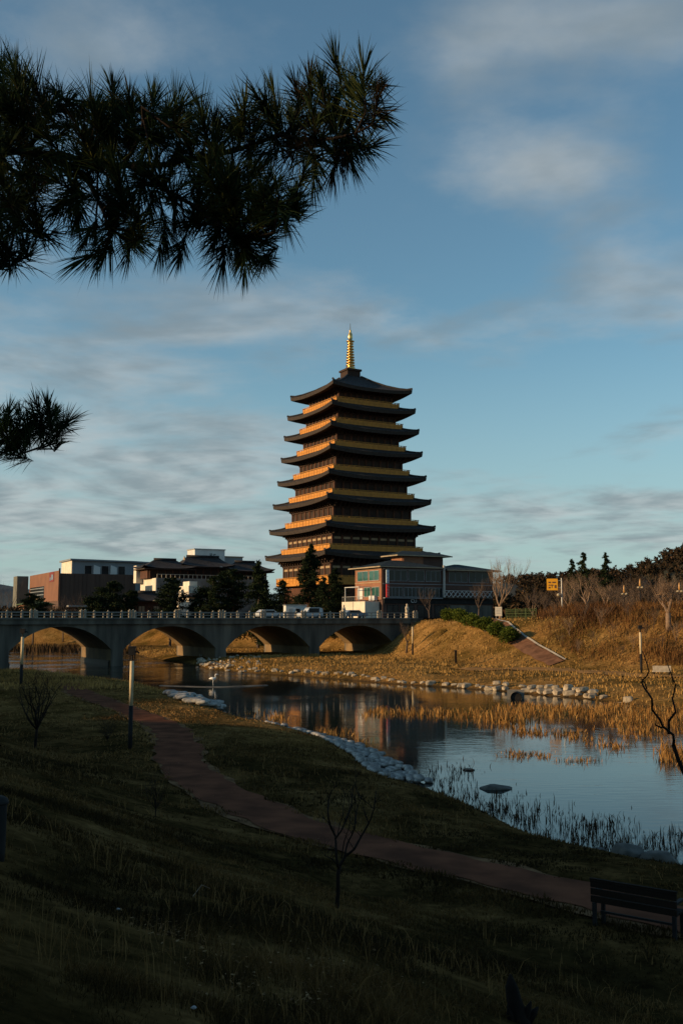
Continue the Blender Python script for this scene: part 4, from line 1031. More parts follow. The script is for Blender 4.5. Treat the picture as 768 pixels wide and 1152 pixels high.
# near grass: density falls with distance, clumped by noise
def near_grass():
    n = 420000
    Y = 3.0 * np.exp(RNG.uniform(0, math.log(95 / 3.0), n)); ang = RNG.uniform(-.40, .38, n); X = np.tan(ang) * Y + RNG.uniform(-.3, .3, n)
    dn, df = pl_dist(X, Y, NEAR), pl_dist(X, Y, FAR); ok = (~inside(X, Y, RIVER)) & (dn < df) & (dn > .15)
    cl = vnoise(X, Y, .55, 5) * .6 + vnoise(X, Y, 2.2, 6) * .5
    ok &= RNG.uniform(0, 1, n) < np.clip((cl - .34) * 3.4, .03, 1)
    ok &= (Y < 30) | (RNG.uniform(0, 1, n) < .8)
    pd = pl_dist(X, Y, PATH_W); ok &= pd > .72 + .6 * vnoise(X, Y, .8, 8)
    X, Y, cl, pd, dn = X[ok], Y[ok], cl[ok], pd[ok], dn[ok]
    Z = ground(X, Y, False) - .02
    h = (.04 + .11 * np.clip(cl, 0, 1) ** 2) * RNG.uniform(.5, 1.5, len(X)) * np.where(Y > 30, 1.2, 1)
    w = np.maximum(.006, .0011 * Y) * RNG.uniform(.7, 1.3, len(X))
    t = np.clip(vnoise(X, Y, 2.6, 12) * .75 + vnoise(X, Y, .7, 13) * .35 - .20 + RNG.normal(0, .13, len(X)) + .33 * sstep(35, 62, Y) + .2 * sstep(2.4, .8, pd), 0, 1)
    V = blades(np.stack([X, Y, Z], -1), h, w, .75)
    tag(link('grass', tri_mesh('grass', V, M['grass_near'], rep3(t))), 'short green and straw winter grass on the near bank', 'grass', kind='stuff')
near_grass()
def weeds():
    n = 9000; rg = np.random.default_rng(19)
    Y = 4.5 * np.exp(rg.uniform(0, math.log(60 / 4.5), n)); X = np.tan(rg.uniform(-.4, .38, n)) * Y
    ok = (~inside(X, Y, RIVER)) & (pl_dist(X, Y, PATH_W) > 1.3) & (pl_dist(X, Y, NEAR) > .4) & (vnoise(X, Y, 1.4, 61) * vnoise(X, Y, 5, 62) > .30)
    X, Y = X[ok], Y[ok]; Z = ground(X, Y, False) - .02; h = rg.uniform(.14, .42, len(X)); w = np.maximum(.004, .0008 * Y)
    tag(link('dry_weeds', tri_mesh('dry_weeds', blades(np.stack([X, Y, Z], -1), h, w, .6, rg), M['grass_near'], rep3(np.clip(rg.normal(.8, .2, len(X)), 0, 1)))), 'dry straw weed stalks standing in the near grass', 'weeds', kind='stuff')
weeds()
def far_grass():
    n = 130000
    Y = RNG.uniform(84, 205, n); X = RNG.uniform(-40, 62, n)
    ok = (~inside(X, Y, RIVER)) & (pl_dist(X, Y, FAR) < 48) & (np.abs(X / Y) < .37) & (pl_dist(X, Y, RAMP) > 1.4)
    dT = pl_dist(X, Y, TRACK); ok &= (dT > 1.8) | (RNG.uniform(0, 1, n) < .15)
    tt = (X - BP0.x) * CA + (Y - BP0.y) * SA; oo = -(X - BP0.x) * SA + (Y - BP0.y) * CA
    ok &= ~((oo > -.6) & (oo < WID + .6))
    ok &= RNG.uniform(0, 1, n) < np.clip(vnoise(X, Y, 2.0, 21) * 1.3 - .1, .08, 1)
    X, Y = X[ok], Y[ok]; Z = ground(X, Y, False) - .03
    h = RNG.uniform(.12, .42, len(X)) * (.5 + vnoise(X, Y, 3.5, 22)); w = .05 + .0006 * Y * RNG.uniform(.5, 1.3, len(X))
    t = np.clip(vnoise(X, Y, 5, 23) * .8 + RNG.normal(.1, .18, len(X)), 0, 1)
    tag(link('dry_grass', tri_mesh('dry_grass', blades(np.stack([X, Y, Z], -1), h, w, .5), M['grass_dry'], rep3(t))), 'sunlit straw coloured grass on the far bank', 'grass', kind='stuff')
far_grass()
def reeds(name, label, regions, mt, hr, wpx, seed, lean=.18, sx=4.0, sy=.8, per=20):
    rg = np.random.default_rng(seed); P, H, Wd, T = [], [], [], []
    for (x0, x1, y0, y1, n, hs) in regions:
        c = max(2, n // per)
        cx, cy = rg.uniform(x0, x1, c), rg.uniform(y0, y1, c)
        for i in range(n):
            k = rg.integers(c); p = at_z(cx[k] + rg.normal(0, sx) * (1 + (k % 3)), cy[k] + rg.normal(0, sy) * (1 + (k % 3) * .6), 0)
            g = gz(p.x, p.y) if False else 0
            P.append((p.x, p.y, -.1)); hh = rg.uniform(*hr) * hs; H.append(hh); Wd.append(wpx * p.y / F * rg.uniform(.6, 1.2)); T.append(rg.uniform(0, 1))
    P, H, Wd, T = map(np.array, (P, H, Wd, T))
    tag(link(name, tri_mesh(name, blades(P, H, Wd, lean, rg), mt, rep3(T))), label, 'reeds', kind='stuff')
reeds('golden_reeds', 'golden reeds standing in the river in front of the far bank', [
    (415, 500, 799, 806, 520, .62), (500, 545, 800, 808, 260, .7), (545, 590, 802, 815, 520, .95), (590, 680, 799, 808, 420, .8), (685, 790, 803, 816, 760, .8), (560, 720, 794, 801, 900, .65), (720, 790, 796, 803, 400, .9), (700, 780, 816, 826, 260, .7),
    (590, 640, 823, 828, 190, .5), (583, 596, 820, 828, 110, .7), (640, 735, 822, 842, 330, .5), (740, 775, 842, 858, 330, .9), (560, 620, 848, 853, 170, .4), (640, 672, 855, 859, 110, .4), (572, 585, 844, 850, 70, .45), (660, 700, 838, 846, 120, .5),
    (255, 275, 808, 812, 60, .6), (300, 330, 806, 814, 150, .7), (355, 390, 824, 834, 150, .7), (395, 412, 836, 842, 60, .6), (268, 300, 800, 806, 40, .4)], M['reed'], (.30, 1.05), 1.25, 31, .42)
reeds('upstream_reeds', 'dark brush along the waterline beyond the bridge arches', [(-40, 120, 730.5, 731.5, 1500, 1.5), (120, 205, 731.8, 734, 700, 1.2)], M['reed_dark'], (.4, 1.3), 1.6, 37)
reeds('dead_reeds', 'dark dead reed stalks in the shallow water along the near shore', [
    (484, 530, 862, 900, 360, .55), (500, 560, 895, 925, 420, .6), (530, 620, 905, 945, 560, .62), (600, 700, 925, 962, 700, .62), (680, 790, 935, 978, 640, .62), (560, 600, 890, 900, 60, .4), (620, 700, 915, 925, 120, .4), (440, 480, 872, 884, 60, .5)], M['reed_dark'], (.16, .75), 1.25, 33, .35, 5.0, 2.2, 9)
# scrub on the far embankment: thousands of brown stems
def scrub():
    n = 150000; Y = RNG.uniform(98, 190, n); X = RNG.uniform(14, 72, n)
    du = pl_dist(X, Y, TOE); ok = inside(X, Y, UP) & (np.abs(X / Y) < .37)
    px = CX + F * X / Y
    dens = sstep(618, 655, px) * sstep(.8, 3.0, du) * sstep(40, 26, du)
    dens = np.maximum(dens, .45 * sstep(590, 622, px) * sstep(3, 6, du) * sstep(36, 25, du))
    dens *= np.clip(vnoise(X, Y, 3.6, 41) * 1.7 - .15, .05, 1); ok &= RNG.uniform(0, 1, n) < dens; ok &= pl_dist(X, Y, RAMP) > 2.6
    X, Y = X[ok], Y[ok]; Z = ground(X, Y, False) - .05
    h = (.35 + 1.9 * vnoise(X, Y, 4.2, 42) ** 1.5) * RNG.uniform(.5, 1.25, len(X)); w = .045 + .05 * RNG.uniform(0, 1, len(X))
    t = np.clip(vnoise(X, Y, 6.5, 43) * .9 + RNG.normal(0, .2, len(X)), 0, 1)
    tag(link('scrub', tri_mesh('scrub', blades(np.stack([X, Y, Z], -1), h, w, .5), M['under'], rep3(t))), 'tangled brown scrub covering the far embankment', 'scrub', kind='stuff')
scrub()
# ---- leaf clouds
def leaf_cloud(centres, radii, n, size, rng, flat=1.0):
    centres = np.asarray(centres, float); radii = np.asarray(radii, float); wgt = radii ** 2; k = rng.choice(len(centres), n, p=wgt / wgt.sum())
    d = rng.normal(size=(n, 3)); d /= np.linalg.norm(d, axis=1)[:, None]; r = rng.uniform(.35, 1.05, n) ** .6
    c = centres[k] + d * (radii[k] * r)[:, None] * np.array([1, 1, flat])
    u = rng.normal(size=(n, 3)); v = rng.normal(size=(n, 3)); u /= np.linalg.norm(u, axis=1)[:, None]; v /= np.linalg.norm(v, axis=1)[:, None]
    s = size * rng.uniform(.6, 1.4, n)[:, None]
    return np.stack([c - u * s * .5, c + u * s * .5, c + v * s], 1)
def bush(px, py, Y, w, h, label, seed):
    b = at_depth(px, py, Y); b.z = gz(b.x, b.y); rg = np.random.default_rng(seed)
    t = thing('round_shrub', label, 'shrub', tuple(b), rg.uniform(0, 6), 'clipped green shrubs down the edge of the climbing path')
    w *= .98; h *= 1.08; c = [(rg.uniform(-.5, .5) * w * .6, rg.uniform(-.5, .5) * w * .6, h * rg.uniform(.35, .62)) for _ in range(7)]; r = [w * rg.uniform(.26, .38) for _ in range(7)]
    link('foliage', tri_mesh('foliage', leaf_cloud(c, r, 4200, .19, rg, .85), M['shrub'], rg.uniform(0, 1, 4200)), t)
    m = MB()
    for k in range(5): m.tube([(0, 0, -.3), (c[k][0] * .4, c[k][1] * .4, h * .3), (c[k][0], c[k][1], c[k][2])], [.07, .05, .02], 5)
    m.build('stem', M['bark'], t)
for i, (px, py, w, h, lb) in enumerate(((505, 699, 3.0, 2.0, 'round green shrub at the top of the row, closest to the brick building'), (520, 701, 3.2, 2.1, 'round green shrub, second from the top of the row'), (533, 706, 3.1, 2.2, 'round green shrub, third from the top of the row'), (546, 711, 3.0, 2.2, 'round green shrub in the middle of the row'), (558, 716, 3.0, 2.1, 'round green shrub above the lowest one in the row'), (572, 724, 3.3, 2.3, 'lowest and darkest round shrub of the row beside the climbing path'))):
    g = at_ground(px, py); bush(px, py, g.y, w, h, lb, 60 + i)
# ---- bare trees
def grow(mb, p, d, L, r, lev, rg, spread=.55, up=.12, kids=(3, 4), sides=5, tips=None):
    pts, rr = [p], [r]; n = 4
    q = p.copy(); dd = d.copy()
    for i in range(n):
        dd = (dd + Vector((rg.uniform(-1, 1), rg.uniform(-1, 1), rg.uniform(-.6, 1))) * .16 + Vector((0, 0, up * .3))).normalized()
        q = q + dd * (L / n); pts.append(q.copy()); rr.append(r * (1 - .55 * (i + 1) / n))
    mb.tube(pts, rr, max(3, sides), cap=False)
    if tips is not None and lev == 0: tips.append((q.copy(), dd.copy()))
    if lev == 0: return
    k = rg.randint(*kids)
    for j in range(k):
        f = .35 + .65 * (j + rg.random() * .6) / k; i = min(n - 1, int(f * n)); base = pts[i].lerp(pts[i + 1], f * n - i) if f < 1 else pts[-1]
        ax = Vector((rg.uniform(-1, 1), rg.uniform(-1, 1), rg.uniform(-.2, .8))).normalized()
        nd = (dd * (1 - spread) + ax * spread + Vector((0, 0, up))).normalized()
        grow(mb, base, nd, L * rg.uniform(.55, .8), r * .52, lev - 1, rg, spread, up, kids, sides - 1, tips)
    grow(mb, pts[-1], dd, L * .7, rr[-1], lev - 1, rg, spread, up, kids, sides - 1, tips)
def bare_tree(px, py_base, py_top, Y, label, seed, bark='bark', lev=4, spread=.5, trunk=.22, r0=None, group=None, cat='tree', kids=(2, 3), z=None, name='bare_tree', minr=0):
    rg = random.Random(seed); b = at_depth(px, py_base, Y); b.z = gz(b.x, b.y) if z is None else z
    H = at_depth(px, py_top, Y).z - b.z; r0 = r0 or H * .022
    t = thing(name, label, cat, tuple(b), 0, group)
    th = H * trunk; m = MB(); top = Vector((rg.uniform(-.03, .03) * H, rg.uniform(-.03, .03) * H, th)); m.tube([(0, 0, -.4), (top.x * .4, top.y * .5, th * .5), tuple(top)], [r0 * 1.25, r0, r0 * .88], 8); m.build('trunk', M[bark], t, True)
    m = MB(); L0 = (H - th) * .42
    for k in range(3 if lev > 2 else 2):
        a = k * 2.1 + rg.random(); grow(m, top, Vector((math.cos(a) * .55, math.sin(a) * .55, 1)).normalized(), L0 * rg.uniform(.8, 1.05), r0 * .62, lev, rg, spread, .16, kids)
    if minr: pass
    zmax = max(v[2] for v in m.v); s = H / zmax if zmax > 0 else 1
    s = max(.6, min(1.5, s)); m.v = [(v[0] * s + top.x * (1 - s), v[1] * s + top.y * (1 - s), th + (v[2] - th) * ((H - th) / (zmax - th))) for v in m.v]
    m.build('crown', M[bark if bark != 'bark' else 'bark'], t); return t
bare_tree(563, 694, 624, 178, 'pale bare tree with an upswept crown beside the right end of the brick building', 3, 'bark_pale', 5, .42, .2, .30)
bare_tree(661, 684, 640, 150, 'spreading bare tree on the embankment in front of two dark firs', 8, 'bark_pale', 5, .55, .18, .32)
bare_tree(752, 716, 640, 125, 'gnarled bare tree with wide branches on the right of the embankment', 12, 'bark_pale', 5, .6, .28, .34)
bare_tree(457, 735, 697, at_ground(457, 735).y, 'small twiggy bare tree at the foot of the bridge end', 15, 'bark', 4, .6, .3, .16)
bare_tree(4, 690, 640, 240, 'thin bare tree at the far left before the blue hills', 18, 'bark', 4, .4, .2, .2)
bare_tree(483, 694, 658, 184, 'low brown bare tree in front of the brick facade, left one of two', 21, 'bark', 4, .65, .25, .14)
bare_tree(538, 694, 645, 182, 'brown bare tree in front of the lattice balcony at the right of the facade', 24, 'bark', 4, .6, .25, .16)
bare_tree(700, 682, 645, 165, 'bare tree behind the ornate lamps on the embankment', 27, 'bark', 4, .55, .2, .18)
bare_tree(735, 680, 650, 170, 'low bare tree behind the scrub between lamps and gnarled tree', 29, 'bark', 4, .6, .2, .18)
bare_tree(613, 690, 668, 158, 'low leafless tree under the yellow road sign', 33, 'bark', 4, .6, .2, .12)
bare_tree(72, 690, 660, 245, 'reddish bare tree in front of the brown museum wall', 36, 'bark', 4, .6, .2, .16)
bare_tree(96, 690, 664, 245, 'second reddish bare tree in front of the brown museum wall, nearer the dark pines', 38, 'bark', 4, .6, .2, .16)
src = None; rg = random.Random(50)
for i, (px, py, h) in enumerate(((622, 700, 3.2), (640, 716, 3.0), (655, 700, 3.6), (668, 728, 2.6), (676, 706, 3.4), (690, 722, 3.0), (706, 700, 3.6), (712, 732, 2.4), (734, 708, 3.4), (742, 735, 2.6), (760, 722, 3.2), (632, 728, 2.2), (698, 740, 2.0), (650, 735, 2.2), (725, 722, 2.8), (614, 690, 2.6))):
    g = at_ground(px, py)
    if i < 3:
        pt = at_depth(px, py, g.y); top = (CY - F * 0) if False else None
        o = bare_tree(px, py, py - h / g.y * F, g.y, 'leafless brown bush among the scrub on the far embankment', 300 + i, 'bark_pale' if i == 1 else 'bark', 3, .62, .10, .05, 'leafless bushes on the far embankment', 'bush', (3, 4), name='bare_bush')
        src = (src or []) + [(o, h)]
    else:
        o, h0 = src[i % 3]; dup(o, (g.x, g.y, g.z), rg.uniform(0, 6), scale=h / h0)
# ---- conifers
def conifer(px, py_top, Y, wpx, label, seed, z=None, kind='fir', mt='fir', n=5200, group=None, name='fir_tree'):
    rg = np.random.default_rng(seed); x = px_at(px, Y); zb = gz(x, Y) if z is None else z; H = at_depth(px, py_top, Y).z - zb; R = wpx / F * Y / 2 * 1.22; n = int(n * 1.5)
    t = thing(name, label, 'tree', (x, Y, zb), 0, group)
    m = MB(); m.tube([(0, 0, -.4), (.1, 0, H * .5), (0, 0, H * .96)], [H * .02, H * .013, .03], 7)
    T = []; k = 0
    nb = 70 if kind == 'fir' else 46
    P = []; tint = []
    for i in range(nb):
        f = (i + rg.random()) / nb
        if kind == 'fir': z0 = H * (.10 + .88 * f); L = R * (1 - f) ** .72 * rg.uniform(.65, 1.15) + .15; dz = -.18 * L + .1
        else: z0 = H * (.38 + .60 * f); L = R * (.35 + .65 * math.sin(math.pi * min(1, .25 + f * .72))) * rg.uniform(.6, 1.1); dz = .12 * L
        a = rg.uniform(0, 2 * np.pi); ca, sa = math.cos(a), math.sin(a); tipv = np.array([ca * L, sa * L, z0 + dz])
        m.tube([(0, 0, z0), (ca * L * .5, sa * L * .5, z0 + dz * .3), tuple(tipv)], [.05, .035, .012], 3, cap=False)
        c = max(10, int(n / nb * (.4 + L / R)))
        u = rg.uniform(.12, 1.05, c); sp = (.10 + .20 * (1 - u * .5)) * (L + .4) * (1 if kind == 'fir' else .8)
        q = np.stack([ca * L * u, sa * L * u, z0 + dz * u], -1) + rg.normal(size=(c, 3)) * sp[:, None] * np.array([.55, .55, .30 if kind == 'fir' else .33])
        P.append(q); tint.append(np.clip(rg.normal(.45, .25, c) + (rg.uniform(-.2, .2)), 0, 1))
    P = np.concatenate(P); tint = np.concatenate(tint); c = len(P)
    u = rg.normal(size=(c, 3)); v = rg.normal(size=(c, 3)) + np.array([0, 0, -.4 if kind == 'fir' else .3]); u /= np.linalg.norm(u, axis=1)[:, None]; v /= np.linalg.norm(v, axis=1)[:, None]
    s = (.28 + .016 * R) * rg.uniform(.6, 1.4, c)[:, None] * (H / 16) ** .5
    link('crown', tri_mesh('crown', np.stack([P - u * s * .4, P + u * s * .4, P + v * s * 1.2], 1), M[mt], tint), t); m.build('trunk', M['bark'], t)
conifer(349, 611, 214, 44, 'tall dark fir directly in front of the left face of the pagoda', 1, n=9000)
conifer(291, 630, 206, 46, 'broad dark fir left of the pagoda beside the tiled halls', 2, n=9000)
conifer(377, 638, 222, 40, 'dark shaggy fir between the tall fir and the brick building', 3, n=7000)
conifer(318, 652, 224, 40, 'lower dark fir between the two tallest firs', 4, n=6000)
conifer(364, 648, 205, 30, 'slim dark fir close to the white terrace wall', 44, n=5000)
G_ = 'dark pines before the tiled halls'
for i, (px, py, Y, w, lb) in enumerate(((124, 654, 222, 44, 'broad dark pine before the brown museum wall'), (148, 664, 226, 24, 'small dark pine at the left end of the pale terrace'), (193, 650, 222, 34, 'upright dark pine left of the sunlit cream house'), (240, 648, 222, 38, 'broad dark pine right of the sunlit cream house'), (262, 640, 224, 34, 'dark pine beside the broad fir, tallest of the pines'), (105, 672, 220, 26, 'low dark pine at the left of the broad pine'), (40, 668, 240, 30, 'low dark pine in front of the brick hut'), (222, 670, 224, 22, 'small dark pine at the foot of the sunlit cream house'))):
    conifer(px, py, Y, w, lb, 100 + i, kind='pine', n=5200, group=G_, name='pine_tree')
G_ = 'dark firs behind the embankment'
for i, (px, py, Y, w, lb) in enumerate(((656, 620, 225, 26, 'dark fir behind the spreading bare tree, left and taller'), (681, 621, 232, 24, 'dark fir with a thin tip, right of the pair behind the bare tree'), (643, 628, 240, 18, 'slim dark fir at the left of the fir pair'))):
    conifer(px, py, Y, w, lb, 140 + i, n=4600, group=G_)
G_ = 'bare trees crowding the top of the far embankment'
far_b = [bare_tree(px, 686, py, Y, lb, 400 + i, bk, 5, sp, .16, .2, G_) for i, (px, py, Y, sp, bk, lb) in enumerate(((640, 642, 172, .5, 'bark_pale', 'bare brown tree in the crowded belt at the top of the far embankment'), (718, 640, 176, .6, 'bark', 'bare brown tree in the crowded belt at the top of the far embankment'), (680, 650, 168, .55, 'bark_pale', 'bare brown tree in the crowded belt at the top of the far embankment')))]
rg = random.Random(77)
for i, (px, Y, sc) in enumerate(((598, 182, .75), (608, 190, .9), (622, 185, .7), (634, 196, 1.0), (648, 190, .85), (666, 184, .8), (672, 198, 1.05), (690, 186, .9), (706, 192, 1.0), (712, 182, .85), (728, 190, 1.05), (742, 180, .95), (758, 188, 1.1), (766, 176, 1.0), (778, 182, 1.0), (696, 205, 1.1))):
    x = px_at(px, Y); dup(far_b[i % 3], (x, Y, gz(x, Y)), rg.uniform(0, 6), scale=sc)
# ---- saplings on the near bank, drawn branch by branch
def skeleton(name, label, Y, branches, r0, base_px, bark='bark_dark', cat='tree', group=None, seed=1, twigs=0, thick=1.0):
    rg = random.Random(seed); b = at_depth(*base_px, Y); b.z = gz(b.x, b.y)
    t = thing(name, label, cat, tuple(b), 0, group)
    for bi, (pts, ra, rb) in enumerate(branches):
        dy = 0; P = []
        for i, (px, py) in enumerate(pts):
            P.append(at_depth(px, py, Y) - b + Vector((0, (rg.uniform(-.25, .25) if i and bi else 0) * (Y / 20), 0)))
        if bi == 0: P.insert(0, Vector((P[0].x, 0, -.3)))
        else:
            P[0].y = 0
        P = smooth_line([tuple(p) for p in P], max(.08, Y * .006)) if len(P) > 2 else P
        ra *= thick; rb *= thick; m = MB(); n = len(P); m.tube([p + Vector((rg.uniform(-1, 1), rg.uniform(-1, 1), 0)) * ra * .08 for p in P], [ra + (rb - ra) * i / max(1, n - 1) for i in range(n)], 6)
        for k in range(twigs if bi else 0):
            i = rg.randint(n // 3, n - 1); d = Vector((rg.uniform(-1, 1), rg.uniform(-1, 1), rg.uniform(.5, 1.6))).normalized() * rg.uniform(.2, .5) * Y / 25
            m.tube([P[i], P[i] + d * .5 + Vector((rg.uniform(-.02, .02), 0, 0)), P[i] + d], [rb * 1.0, rb * .8, rb * .4], 4, cap=False); e_ = Vector((rg.uniform(-1, 1), rg.uniform(-1, 1), rg.uniform(.3, 1.4))).normalized() * d.length * .5; m.tube([P[i] + d * .5, P[i] + d * .5 + e_], [rb * .7, rb * .35], 3, cap=False)
        m.build('trunk' if bi == 0 else 'branch', M[bark], t, True)
    return t
Y = at_ground(379, 1022).y
skeleton('sapling', 'leafless sapling with upswept branches on the slope in front of the path', Y, [
    ([(379, 1022), (380, 1000), (380, 985), (382, 974)], .034, .028), ([(381, 978), (378, 960), (377, 943), (372, 932), (369, 915), (370, 900), (373, 888)], .021, .006), ([(377, 943), (384, 932), (391, 916), (396, 903), (397, 890)], .014, .005),
    ([(382, 974), (389, 965), (398, 955), (406, 943), (412, 932), (417, 920), (420, 908), (423, 890)], .021, .006), ([(386, 969), (391, 952), (396, 940), (399, 925), (402, 910), (407, 895)], .014, .005), ([(384, 966), (387, 948), (391, 932), (394, 922)], .009, .003), ([(381, 976), (374, 968), (366, 960), (361, 955)], .009, .003),
    ([(379, 942), (382, 930), (385, 918), (387, 900), (388, 892)], .008, .003), ([(399, 930), (399, 905), (400, 880), (399, 862)], .006, .003)], .03, (379, 1022), twigs=9, seed=5, thick=1.3)
Y = at_ground(40, 842).y
fan = [([(40, 842), (41, 828), (42, 818)], .06, .045)]
rg = random.Random(4)
for k in range(13):
    a = -1 + 2 * k / 12; fan.append(([(41.5, 822 - 4 * rg.random()), (42 + a * 9, 800 + abs(a) * 4 + rg.uniform(-4, 4)), (43 + a * 17, 782 + abs(a) * 9 + rg.uniform(-5, 5)), (44 + a * 23 + rg.uniform(-2, 2), 764 + abs(a) * 13 + rg.uniform(-5, 4))], .026, .008))
skeleton('sapling', 'bushy leafless sapling with a fan of twigs on the left of the near bank', Y, fan, .05, (40, 842), twigs=6, seed=9, thick=1.3)
Y = at_ground(175, 919).y
fan = [([(175, 919), (175.5, 908)], .02, .016)]
for k in range(8):
    a = -1 + 2 * k / 7; fan.append(([(175.5, 910), (175 + a * 6, 897 + rg.uniform(-3, 3)), (175 + a * 13, 880 + abs(a) * 6 + rg.uniform(-5, 5))], .009, .004))
skeleton('small_shrub', 'small leafless shrub on the slope below the bend of the path', Y, fan, .02, (175, 919), cat='shrub', twigs=4, seed=3)
Y = at_ground(121, 834).y
fan = [([(121, 834), (121, 831)], .03, .02)]
for k in range(11):
    a = -1 + 2 * k / 10; fan.append(([(121, 832), (121 + a * 4, 826), (121 + a * 8 + rg.uniform(-1, 1), 819 + abs(a) * 4 + rg.uniform(-2, 2))], .012, .005))
skeleton('small_shrub', 'low tuft of brown twigs left of the tall lamp post', Y, fan, .02, (121, 834), cat='shrub', twigs=5, seed=6)
Y = 10.0
skeleton('leaning_tree', 'dark leafless tree leaning in over the water, forked into thin bare branches', Y, [
    ([(884, 1030), (850, 985), (810, 930), (768, 869), (762, 853), (757, 838)], .040, .020), ([(757, 838), (752, 825), (744, 817), (738, 808), (734.5, 799), (729, 785), (725, 769), (725, 755), (724, 733)], .015, .004), ([(752, 826), (752, 811), (756, 800), (760, 787), (757, 770), (754, 755), (750, 748)], .013, .004), ([(744, 819), (739, 816.5), (734.5, 814)], .010, .007), ([(757, 770), (757, 760), (754, 752)], .006, .003), ([(727, 775), (723, 768), (722, 764)], .007, .004)], .05, (884, 1030), seed=2)
# weathered stump in the bottom of the view
b = at_ground(580, 1150); m = MB()
rg = random.Random(2); pr = []
t = thing('tree_stump', 'dark broken stump with a jagged top in the grass near the viewer', 'stump', (b.x, b.y, b.z))
m.tube([(.05, 0, -.2), (.02, 0, .05), (-.01, 0, .2), (-.04, .02, .36), (-.05, .03, .48)], [.17, .12, .085, .07, .012], 9); m.build('trunk', M['bark_dark'], t, True)
for dx, dy, h in ((.16, -.03, .22), (.26, .05, .12), (-.1, -.08, .18)):
    m = MB(); m.tube([(dx * .3, dy, -.1), (dx * .8, dy, h * .6), (dx, dy * 1.5, h)], [.06, .04, .01], 6); m.build('broken_root', M['bark_dark'], t, True)
# fallen leaves, scraps of paper
def litter():
    rg = np.random.default_rng(5); P = []
    for px, py, n, s in ((198, 1056, 70, 16), (230, 1075, 45, 20), (270, 1115, 40, 28), (345, 1095, 60, 26), (340, 1130, 45, 14), (180, 1045, 30, 22), (300, 1090, 60, 60), (420, 1110, 30, 50)):
        for i in range(n):
            P.append(at_ground(px + rg.normal(0, s), min(1180, py + rg.normal(0, s * .35))))
    for i in range(420):
        x0, y0 = PATH_W[rg.integers(8, len(PATH_W) - 8)]; x, y = x0 + rg.normal(0, 1.0), y0 + rg.normal(0, 1.0); P.append((x, y, gz(x, y) - .02))
    P = np.array(P); P[:, 2] += rg.uniform(.03, .07, len(P)); n = len(P)
    u = rg.normal(size=(n, 3)) * np.array([1, 1, .35]); v = rg.normal(size=(n, 3)) * np.array([1, 1, .35]); s = rg.uniform(.012, .028, n)[:, None]
    u /= np.linalg.norm(u, axis=1)[:, None]; v /= np.linalg.norm(v, axis=1)[:, None]
    tag(link('fallen_leaves', tri_mesh('fallen_leaves', np.stack([P - u * s * .6, P + v * s, P + u * s * .6, P - v * s * .8], 1), M['dead_leaf'], rg.uniform(0, 1, n), 4)), 'dry brown leaves lying in the foreground grass', 'leaves', kind='stuff')
litter()
for px, py, lb in ((133, 1031, 'small crumpled white paper scrap on the dark slope, upper one of two'), (218, 1147, 'small pale scrap at the very bottom of the dark slope')):
    p = at_ground(px, py); o = link('paper_scrap', rock_mesh(px, .022, .016, .012, M['paper'], blocky=.2)); o.location = p + Vector((0, 0, .07)); tag(o, lb, 'litter')
for px, py, px2, py2, lb in ((217, 1019, 236, 1010, 'pale dead twig lying on the dark grass slope'),):
    p, q = at_ground(px, py), at_ground(px2, py2); m = MB(); m.tube([p + Vector((0, 0, .1)), (p + q) / 2 + Vector((0, 0, .2)), q + Vector((0, 0, .12))], [.006, .005, .003], 5); tag(m.build('dead_twig', M['bark_pale']), lb, 'twig')
SUN_E, SKY_S, EXPO = 5.0, .088, .35
SKY_TINT, SKY_SAT = (.84, 1.25, 1.30), .92
HORIZON = (3.5, 4.5, 4.85)
CLOUD_LO, CLOUD_HI = (2.15, 2.6, 2.85), (4.6, 4.9, 4.95)
# ================================================================== THE PINE overhead
def in_poly(px, py, P):
    r = False
    for (ax, ay), (bx, by) in zip(P, P[1:] + P[:1]):
        if (ay > py) != (by > py) and px < (bx - ax) * (py - ay) / (by - ay) + ax: r = not r
    return r
def tuft_tris(tips, rg, n, length, width):
    """needles fanned round the last stretch of each twig"""
    out, tint = [], []
    for (p, d, sc) in tips:
        p, d = np.array(p), np.array(d); k = int(n * rg.uniform(.75, 1.2))
        e = rg.normal(size=(k, 3)); e -= (e @ d)[:, None] * d; e /= np.linalg.norm(e, axis=1)[:, None]
        u = rg.uniform(0, 1, k); bias = rg.normal(size=3) * .35; e = e + bias - (bias @ d) * d; e /= np.linalg.norm(e, axis=1)[:, None]; ang = np.where(u > .72, rg.uniform(.05, .6, k), rg.uniform(.35, 1.05, k))
        nd = d * np.cos(ang)[:, None] + e * np.sin(ang)[:, None]; L = length * sc * rg.uniform(.75, 1.15, k)
        base = p - d * ((1 - u) * .11 * sc)[:, None]
        side = np.cross(nd, rg.normal(size=(k, 3))); side /= np.linalg.norm(side, axis=1)[:, None]; side *= width / 2
        tip = base + nd * L[:, None] + np.array([0, 0, -1.0]) * (L * .06)[:, None]
        mid = base + nd * (L * .55)[:, None]
        out += [np.stack([base - side, base + side, mid + side], 1), np.stack([base - side, mid + side, mid - side], 1), np.stack([mid - side, mid + side, tip], 1)]
        tt = np.clip(rg.normal(.35, .16) + rg.normal(0, .12, k), 0, 1)
        if rg.random() < .06: tt = np.clip(tt + .45, 0, 1)
        tint += [tt, tt, tt]
    return np.concatenate(out), np.concatenate(tint)
TP = Vector((-4.6, 2.6, 0)); TP.z = gz(TP.x, TP.y)
pine = thing('pine_tree', 'old pine whose dark needled branches hang into the top of the view', 'tree', tuple(TP))
m = MB(); trunk_pts = [Vector((0, 0, -.5)), Vector((.1, 0, 1.5)), Vector((.05, .2, 3.5)), Vector((.3, .3, 5.5)), Vector((.2, .1, 8)), Vector((.5, 0, 12))]
